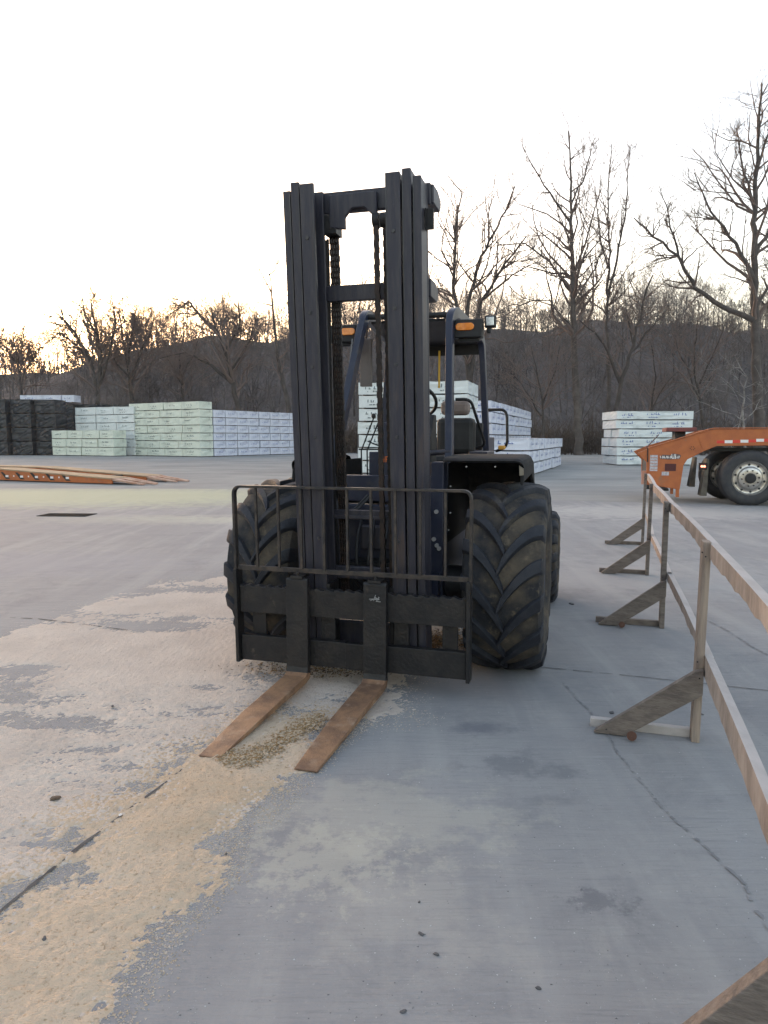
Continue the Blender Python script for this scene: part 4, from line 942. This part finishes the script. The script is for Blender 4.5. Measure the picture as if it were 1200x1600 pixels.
# ================================================================== BARRICADE
BAR = empty('wooden_barricade', (1.56, 3.41, 0)); tag(BAR, 'long temporary timber barricade with braced posts along the right side', 'barricade')
bp = Vector((1.56, 3.41, 0))
posts = [(.90, 1.40), (1.55, 3.41), (2.20, 5.51), (2.88, 7.67), (3.60, 9.80)]
def loc(p): return (p[0] - bp.x, p[1] - bp.y, p[2] if len(p) > 2 else 0)
rr = random.Random(6)
for i, (x, y) in enumerate(posts):
    dx, dy = (posts[min(i + 1, 4)][0] - posts[max(i - 1, 0)][0], posts[min(i + 1, 4)][1] - posts[max(i - 1, 0)][1]); ang = math.atan2(-dx, dy)
    M = Matrix.Translation(loc((x, y, 0))) @ Matrix.Rotation(ang, 4, 'Z')
    # local: y along the fence, x across (+x to the right/outside)
    lean = rr.uniform(-.012, .012)
    m_ = MB(); m_.box((-.019, -.045, 0), (.019, .045, 1.0), M=M @ Matrix.Rotation(lean + .012, 4, 'Y')); po = m_.build('post', WOOD if i in (1, 0) else WOODG, BAR, bev=.003)
    yf = -.045 - .019
    m_ = MB(); m_.box((-.50, .007, 0), (-.0195, .045, .045), M=M); m_.build('base_board', WOODL if i == 1 else WOODG, BAR, bev=.003)
    # brace on the near face
    bb = .375 + rr.uniform(-.01, .01) + (.12 if i == 0 else 0); tp = [(-.50, .047), (-.36, .002), (-.27, .002), (.019, bb - .13), (.019, bb + .005), (-.012, bb + .012)]
    tp = [(-.48 if i else -.40, .006), (-.47 if i else -.41, .02), (-.02, bb), (.019, bb + .012), (.019, bb - .115), (-.33 if i else -.26, .006)]
    m_ = MB(); m_.prism(tp, -.083, -.047, 'y', M=M)
    m_.build('brace', WOODG, BAR, bev=.003)
    for (nx_, nz_) in ((-.01, .95), (.006, .93), (-.008, .41), (.0, .34), (-.42, .03)):
        m_ = MB(); m_.tube([(nx_, (-.0465 if nz_ > .5 or nz_ > .4 else -.084), nz_), (nx_, (-.044 if nz_ > .4 else -.082), nz_)], .004, 6); q = m_.build('nail', BLACK, BAR); q.matrix_local = M
    if i in (1, 2):
        m_ = MB(); m_.lathe([(0, .02), (.016, .024), (.017, .012), (.02, .011), (.02, .001)], 14, 'z'); q = m_.build('rusty_nut', mat('rust_brown', (.10, .05, .035), .9), BAR)
        q.matrix_local = M @ Matrix.Translation((-.30, -.115, .026)) @ Matrix.Rotation(R(75), 4, 'X')
for i in range(4):
    a = Vector((*posts[i], 0)); b = Vector((*posts[i + 1], 0)); d = (b - a).normalized(); nrm = Vector((d.y, -d.x, 0))
    for (z0, z1, nm, over) in ((.915, .995, 'top_rail', .06), (.375 if i else .33, .445, 'lower_rail', .10)):
        p0 = a - d * (over - .02 * i) + nrm * (.042 + .002 * (i % 2)); p1 = b + d * (-.002 if i < 3 else over) + nrm * (.042 + .002 * (i % 2)); m_ = MB(); n_s = 26; vs = []
        zd = (-.0, 0) if i else (-.01, 0)
        for k_ in range(n_s + 1):
            t = k_ / n_s; p = p0.lerp(p1, t); za = z0 + rr.uniform(-.004, .012) + zd[0] * (1 - t); zb = z1 + zd[0] * (1 - t); bow = .008 * math.sin(t * 3.1)
            for (q, zz) in ((-.018, za), (.018, za + rr.uniform(-.004, .004)), (.018, zb), (-.018, zb)):
                v = p + nrm * (q + bow); vs.append((v.x - bp.x, v.y - bp.y, zz))
        fs = []; mi = []
        for k_ in range(n_s):
            for j in range(4):
                fs.append((k_ * 4 + j, k_ * 4 + (j + 1) % 4, (k_ + 1) * 4 + (j + 1) % 4, (k_ + 1) * 4 + j)); mi.append(0 if j == 2 else 1)
        fs += [(3, 2, 1, 0), tuple(range(n_s * 4, n_s * 4 + 4))]; mi += [0, 0]
        m_.add(vs, fs); m_.m = mi; m_.build(nm, [WOODL, BARKED], BAR, bev=.002)

# ================================================================== ORANGE TRAILER (right)
TY = 15.6
TRo = D(1172, 790, TY); TRo.z = 0
TRY = R(-17)
TR = empty('lowboy_trailer', tuple(TRo), TRY); tag(TR, 'orange lowboy trailer front with gooseneck plate, chrome wheel and red-white tape', 'trailer')
def T(px, py):
    d = ray(px, py); nx_, ny_ = -math.sin(TRY), math.cos(TRY); t = (TRo.x * nx_ + TRo.y * ny_) / (d[0] * nx_ + d[1] * ny_)
    return ((d[0] * t - TRo.x) * math.cos(TRY) + (d[1] * t - TRo.y) * math.sin(TRY), CAMH + d[2] * t)
side = [(996, 708), (1013, 701), (1020, 698), (1070, 684), (1108, 672), (1118, 670.5), (1500, 669), (1500, 694), (1200, 696), (1120, 697), (1100, 705), (1084, 713), (1074, 718), (1068, 727), (1066, 740), (1062, 765), (1010, 757), (1010, 722)]
pl = [T(*p) for p in side]
for (y0, y1) in ((0, .06), (2.2, 2.26)):
    m_ = MB(); m_.prism(pl, y0, y1, 'y'); fr = m_.build('side_frame', ORNG, TR, bev=.008)
    if y0 == 0:
        m_ = MB(); tl = [T(*p) for p in ((1013, 700), (1070, 682.5), (1108, 670.5), (1118, 669), (1500, 667.5))]
        for a, b in zip(tl[:-1], tl[1:]): m_.beam((a[0], .04, a[1]), (b[0], .04, b[1]), .14, .02, (0, 1, 0))
        m_.build('top_flange', ORNG, TR, bev=.004)
        m_ = MB(); a, b = T(1092, 685), T(1098, 701); m_.beam((a[0], -.004, a[1]), (b[0], -.004, b[1]), .02, .012, (0, 1, 0)); m_.build('weld_rib', ORNG, fr)
def rect(px0, py0, px1, py1, y0, y1, name, m, par, bev=.0):
    a, b = T(px0, py0), T(px1, py1); q = MB(); q.box((a[0], y0, b[1]), (b[0], y1, a[1])); return q.build(name, m, par, bev=bev)
m_ = MB(); a = T(1012, 722); b = T(1060, 762); m_.box((a[0], .07, b[1]), (a[0] + .08, 2.19, a[1])); m_.box((b[0] - .1, .07, b[1] + .05), (b[0], 2.19, a[1])); c0 = T(1125, 688); c1 = T(1500, 699)
m_.box((c0[0], .07, c1[1] + .02), (c1[0], 2.19, c0[1])); m_.build('cross_frame', mat('dark_trailer', (.03, .028, .03), .7), TR)
# reflective tape
x = 1120; k_ = 0
tp = MB(); tw = MB()
while x < 1500:
    yb = 692.8 - (x - 1120) * .03 if x < 1180 else 690.2
    a, b = T(x, yb - 4.6), T(x + 12.3, yb); (tw if k_ % 2 else tp).box((a[0], -.006, b[1]), (b[0], -.0005, a[1])); x += 12.3; k_ += 1
tp.build('red_tape', RED, TR); tw.build('white_tape', WHT, TR)
# decals on the plate
rect(1016, 711, 1027, 736, -.004, -.0005, 'info_sticker', STICK, TR); m_ = MB()
for k2 in range(5): 
    a, b = T(1016, 714.5 + 4.6 * k2), T(1027, 715.3 + 4.6 * k2); m_.box((a[0], -.006, b[1]), (b[0], -.0045, a[1]))
m_.build('sticker_line', ORNG, TR)
rect(1039, 724.5, 1056, 736, -.006, -.0005, 'maroon_plate', mat('maroon', (.07, .012, .012), .6), TR); rect(1034, 737, 1045, 743, -.006, -.0005, 'white_sticker', STICK, TR)
# maker's lettering: blurred script in white with dark edge
m_ = MB(); q = MB(); r = random.Random(9)
def Tq(px, py): return T(px, py)
badge = [(1031, 715), (1035, 710.5), (1048, 711), (1052, 708.5), (1062, 710), (1064, 712), (1062, 717), (1044, 718), (1032, 717)]
q.prism([T(*p) for p in badge], -.005, -.0005, 'y'); q.build('name_badge', mat('badge_dark', (.09, .06, .06), .5), TR)
for k2 in range(15):
    bx = 1032.5 + k2 * 2.0; big_ = 9 <= k2 <= 11; a = T(bx, 716.0 if not big_ else 717); b = T(bx + (1.2 if k2 % 3 else -1), 712.2 if not big_ else 709.5); m_.beam((a[0], -.008, a[1]), (b[0], -.008, b[1]), .004, .013, (0, 1, 0))
    if k2 % 2: c_ = T(bx + 1.6, 715.6); m_.beam((a[0], -.008, a[1]), (c_[0], -.008, c_[1]), .004, .009, (0, 1, 0))
m_.build('badge_lettering', WHT, TR)
m_ = MB(); r = random.Random(1)
for k2 in range(6):
    a_ = k2 / 6 * 6.28; a = T(1082 + 3.5 * math.cos(a_), 700.5 + 2.6 * math.sin(a_)); m_.tube([(a[0], -.004, a[1]), (a[0], .0, a[1])], .012, 6)
m_.build('bolt_holes', BLACK, TR)
# hook lug, kingpin table, lever, feet
m_ = MB(); a = T(1044, 667.5); b = T(1093, 674); m_.box((a[0], .5, b[1]), (b[0], 1.7, a[1])); m_.build('turntable_plate', REDDK, TR, bev=.01)
rect(1060, 674, 1076, 692, .7, 1.5, 'turntable_block', BLACK, TR)
m_ = MB(); a, b = T(1010, 701), T(1031, 679); m_.tube([(a[0], .3, a[1]), (b[0], .3, b[1])], .013, 6); m_.build('release_lever', mat('rod_steel', (.13, .09, .085), .6), TR)
m_ = MB(); a, b = T(1012, 700), T(1012, 722); m_.tube([(a[0], -.02, a[1]), (b[0], -.02, b[1])], .012, 6); m_.build('latch_rod', BLACK, TR)
rect(1010, 757, 1015, 765, .1, .5, 'rubber_pad', BLACK, TR); rect(1049, 764, 1053, 773, .2, .3, 'support_leg', ORNG, TR); rect(1056.5, 764, 1061, 777, .02, .12, 'support_leg', ORNG, TR)
rect(1003, 736, 1009, 757, .06, .12, 'front_lip', mat('faded_orange', (.45, .22, .15), .6), TR)
rect(1022, 764.5, 1046, 768, .2, 1.5, 'axle_skid', BLACK, TR)
# mud flaps and lamps
for (x0, y0, x1, y1, yy) in ((1089, 716, 1095, 765, .9), (1103, 718, 1109, 777, .35)):
    m_ = MB(); a = T(x0, y0); b = T(x1, y1); m_.add([(a[0] + .06, yy, a[1]), (b[0] + .0, yy, a[1]), (b[0] - .02, yy, b[1]), (a[0] - .04, yy, b[1]), (a[0] + .06, yy + .5, a[1]), (b[0], yy + .5, a[1]), (b[0] - .02, yy + .5, b[1]), (a[0] - .04, yy + .5, b[1])], [(0, 1, 2, 3), (4, 7, 6, 5), (0, 4, 5, 1), (1, 5, 6, 2), (2, 6, 7, 3), (3, 7, 4, 0)])
    m_.build('mud_flap', FLAP, TR)
rect(1112, 700, 1260, 706, .3, .6, 'fender_frame', BLACK, TR)
m_ = MB()
for px in (1099.5, 1103.5):
    a = T(px, 729.5); m_.tube([(a[0], .28, a[1]), (a[0], .31, a[1])], .026, 12)
build_each(m_, 'tail_lamp', LAMPR, TR); rect(1095, 724, 1108, 735, .312, .36, 'lamp_bracket', BLACK, TR)
def truck_wheel(px, yoff):
    wr = empty('wheel'); wr.parent = TR; c_ = T(px, 748.5); wr.location = (c_[0], yoff, .60)
    m_ = MB(); Rw = .606; m_.lathe([(.0, .36), (-.035, .38), (-.055, .45), (-.05, .53), (-.02, .583), (.01, .600), (.12, Rw), (.20, .600), (.25, .56), (.27, .45), (.24, .36)], 64, 'y')
    for g_ in (.06, .11, .16): m_.lathe([(g_ - .008, Rw + .001), (g_ - .004, Rw + .008), (g_ + .03, Rw + .008), (g_ + .034, Rw + .001)], 64, 'y')
    m_.build('tyre', TT, wr, smooth=True)
    m_ = MB(); m_.lathe([(-.005, .375), (-.022, .385), (-.03, .372), (-.012, .355), (.05, .335), (.06, .29), (.045, .255), (.0, .235), (-.012, .205), (-.012, .13), (-.03, .125), (-.03, .001)], 64, 'y'); rim = m_.build('rim', ALU, wr, smooth=True)
    m_ = MB(); q = MB()
    for k2 in range(10):
        a = 2 * math.pi * k2 / 10 + .1; m_.tube([(math.cos(a) * .172, -.045, math.sin(a) * .172), (math.cos(a) * .172, -.012, math.sin(a) * .172)], .017, 6)
        a += .3; q.tube([(math.cos(a) * .30, .046, math.sin(a) * .30), (math.cos(a) * .30, .07, math.sin(a) * .30)], .026, 10)
    m_.build('wheel_nuts', STEELB, rim); q.build('hand_holes', BLACK, rim)
    m_ = MB(); m_.lathe([(-.03, .115), (-.085, .105), (-.09, .085), (-.09, .001)], 24, 'y'); m_.build('hub', BLACK, rim, smooth=True)
truck_wheel(1172, -.02); truck_wheel(1172, .30); truck_wheel(1268, -.02); truck_wheel(1268, .30); truck_wheel(1156, 1.8)

# ================================================================== LOWBED TRAILER (left)
LB0 = G(175, 757); LBe = G(0, 751); uv = Vector((LBe.x - LB0.x, LBe.y - LB0.y, 0)); LBrot = math.atan2(uv.y, uv.x)
LB = empty('flatbed_trailer', tuple(LB0), LBrot); tag(LB, 'low orange flatbed trailer with wooden plank decks tapering to ramps at left', 'trailer')
# local +x runs away to the left, local -y is away from the camera -> use y negative for far side
def zt(s): return .20 + .22 * min(1, max(0, s) / 5.0)
for (ya, yb) in ((0, -.80), (-1.55, -2.35)):
    m_ = MB(); pr = [(0, .01), (0, zt(0)), (1.4, zt(1.4)), (5, zt(5)), (13, zt(5)), (13, .12), (5, .03), (1.4, .0)]
    pr = [(0, .02), (0, zt(0) - .045), (5, zt(5) - .045), (13, zt(5) - .045), (13, .06), (5, .03)]
    m_.prism(pr, ya - .0, ya - .06, 'y'); m_.prism(pr, yb + .06, yb, 'y'); m_.build('side_beam', ORNG, LB, bev=.006)
    for k2 in range(5):
        y0 = ya + .02 - k2 * .168; m_ = MB(); s = -.05; 
        pts = [(-.02, zt(0))] + [(s_, zt(s_)) for s_ in (.7, 1.4, 3.2, 5.0, 13.0)]
        poly = [(a, b - .0) for a, b in pts] + [(a, b - .043) for a, b in pts[::-1]]
        m_.prism(poly, y0, y0 - .155, 'y'); pk = m_.build('deck_plank', PLANK, LB, bev=.004)
    for k2 in range(5):
        y0 = ya + .01 - k2 * .165; ln = [1.25, .7, 1.45, .9, 1.2][k2]; m_ = MB()
        m_.prism([(-.03, .19), (-ln, .045 + .01 * (k2 % 2)), (-ln, .012), (-.03, .115)], y0, y0 - .12, 'y'); m_.build('ramp_slat', mat('faded_ramp', (.50, .34, .26), .8, (.34, .16, .10), 3), LB, bev=.004)
m_ = MB()
for s_ in (1.0, 4.5, 8.5, 12.5): m_.box((s_, -.81, .10), (s_ + .15, -1.54, .22))
build_each(m_, 'cross_beam', mat('dark_trailer', (.03, .028, .03), .7), LB)
m_ = MB(); q = MB()
for k2 in range(16):
    s_ = 1.75 + k2 * .70; m_.add([(s_, .004, .07), (s_ + .22, .004, .07), (s_ + .46, .004, .30), (s_ + .34, .004, .30)], [(0, 1, 2, 3)]); m_.add([(s_, -.001, .07), (s_ + .22, -.001, .07), (s_ + .46, -.001, .30), (s_ + .34, -.001, .30)], [(3, 2, 1, 0)])
    q.box((s_ + .08, .005, .13), (s_ + .22, .007, .20)); q.box((s_ + .50, .001, .15), (s_ + .55, .006, .20))
build_each(m_, 'stake_pocket', BLACK, LB); build_each(q, 'reflector', WHT, LB)

# ================================================================== SMALL THINGS ON THE SLAB
g = G(105, 805); DR = empty('drain_grate', tuple(g), R(-4)); tag(DR, 'dark steel drain grate set in the concrete at left', 'drain grate')
m_ = MB(); m_.box((-.48, -.24, .004), (.48, -.20, .012)); m_.box((-.48, .20, .004), (.48, .24, .012)); m_.box((-.48, -.20, .004), (-.45, .20, .012)); m_.box((.45, -.20, .004), (.48, .20, .012)); IRON = mat('grate_iron', (.035, .033, .032), 1.0, spec=.05); m_.build('rim', IRON, DR)
m_ = MB(); m_.box((-.449, -.199, .003), (.449, .199, .005)); m_.build('pit', BLACK, DR)
m_ = MB()
for k2 in range(18): x = -.44 + k2 * .05; m_.box((x, -.198, .0055), (x + .022, .198, .011))
m_.build('grate_bars', IRON, DR)
def chip(px, py, s, m, lab, cat, name, seed, flat=.35):
    r = random.Random(seed); g = G(px, py); mb_ = MB(); bm = bmesh.new(); s *= .72; bmesh.ops.create_icosphere(bm, subdivisions=2, radius=s)
    for v in bm.verts: k2 = r.uniform(.7, 1.25); v.co = Vector((v.co.x * k2 * 1.3, v.co.y * k2 * .8, v.co.z * flat * k2))
    me = bpy.data.meshes.new(name); bm.to_mesh(me); bm.free(); me.materials.append(m); o = bpy.data.objects.new(name, me); col.objects.link(o)
    o.location = (g.x, g.y, s * flat * .6 + (.008 if px < 420 else 0)); o.rotation_euler = (0, 0, r.uniform(0, 3)); tag(o, lab, cat); return o
CH = mat('brown_chip', (.16, .11, .075), .9, (.09, .06, .04), 40); DK = mat('dark_clod', (.10, .097, .10), .95)
chip(86, 1251, .024, CH, 'brown bark chip on pale sawdust near the left edge', 'bark chip', 'bark_chip', 1)
chip(188, 1277, .009, WHT, 'tiny white pebble beside the slab joint in the sawdust', 'pebble', 'pebble', 2, .6)
chip(70, 1472, .011, DK, 'dark pebble sunk in the sawdust at lower left', 'pebble', 'pebble', 3, .6)
chip(893, 944, .035, DK, 'black scrap lying right of the forklift rear wheel', 'scrap', 'rubber_scrap', 4, .25)
chip(956, 1114, .022, DK, 'dark scrap beside the nearest brace foot', 'scrap', 'rubber_scrap', 5, .3)
chip(1097, 1117, .010, DK, 'dark pebble just right of the nearest upright post', 'pebble', 'pebble', 6, .6)
chip(658, 1460, .012, DK, 'ring-shaped dark clod in the middle foreground', 'clod', 'dirt_clod', 7, .4)
chip(682, 1492, .010, DK, 'dark clod just right of the ring-shaped clod', 'clod', 'dirt_clod', 8, .4)
chip(841, 1545, .009, DK, 'dark pebble at the bottom centre foreground', 'pebble', 'pebble', 9, .6)
chip(353, 1338, .008, DK, 'small dark clod right of the sawdust tongue', 'clod', 'dirt_clod', 10, .5)
chip(655, 1410, .006, DK, 'smallest dark pebble above the ring-shaped clod', 'pebble', 'pebble', 11, .6)
chip(176, 1106, .014, DK, 'dark lump on the pale wash at left', 'lump', 'dirt_clod', 12, .5)
chip(630, 1581, .010, DK, 'dark clod at the bottom edge of the picture', 'clod', 'dirt_clod', 13, .4)
chip(1040, 787, .05, DK, 'flat dark scrap under the trailer plate', 'scrap', 'rubber_scrap', 14, .2)

# ================================================================== HAZE
hz = MB(); hz.box((-420, -70, -2), (420, 360, 45)); hm = bpy.data.materials.new('thin_morning_haze'); hm.use_nodes = True
hn = hm.node_tree; hn.nodes.remove(hn.nodes['Principled BSDF']); pv = hn.nodes.new('ShaderNodeVolumePrincipled')
pv.inputs['Color'].default_value = (.92, .93, .96, 1); pv.inputs['Density'].default_value = .00028; pv.inputs['Anisotropy'].default_value = .3
hn.links.new(pv.outputs[0], hn.nodes['Material Output'].inputs['Volume'])
tag(hz.build('haze', hm), kind='stuff')
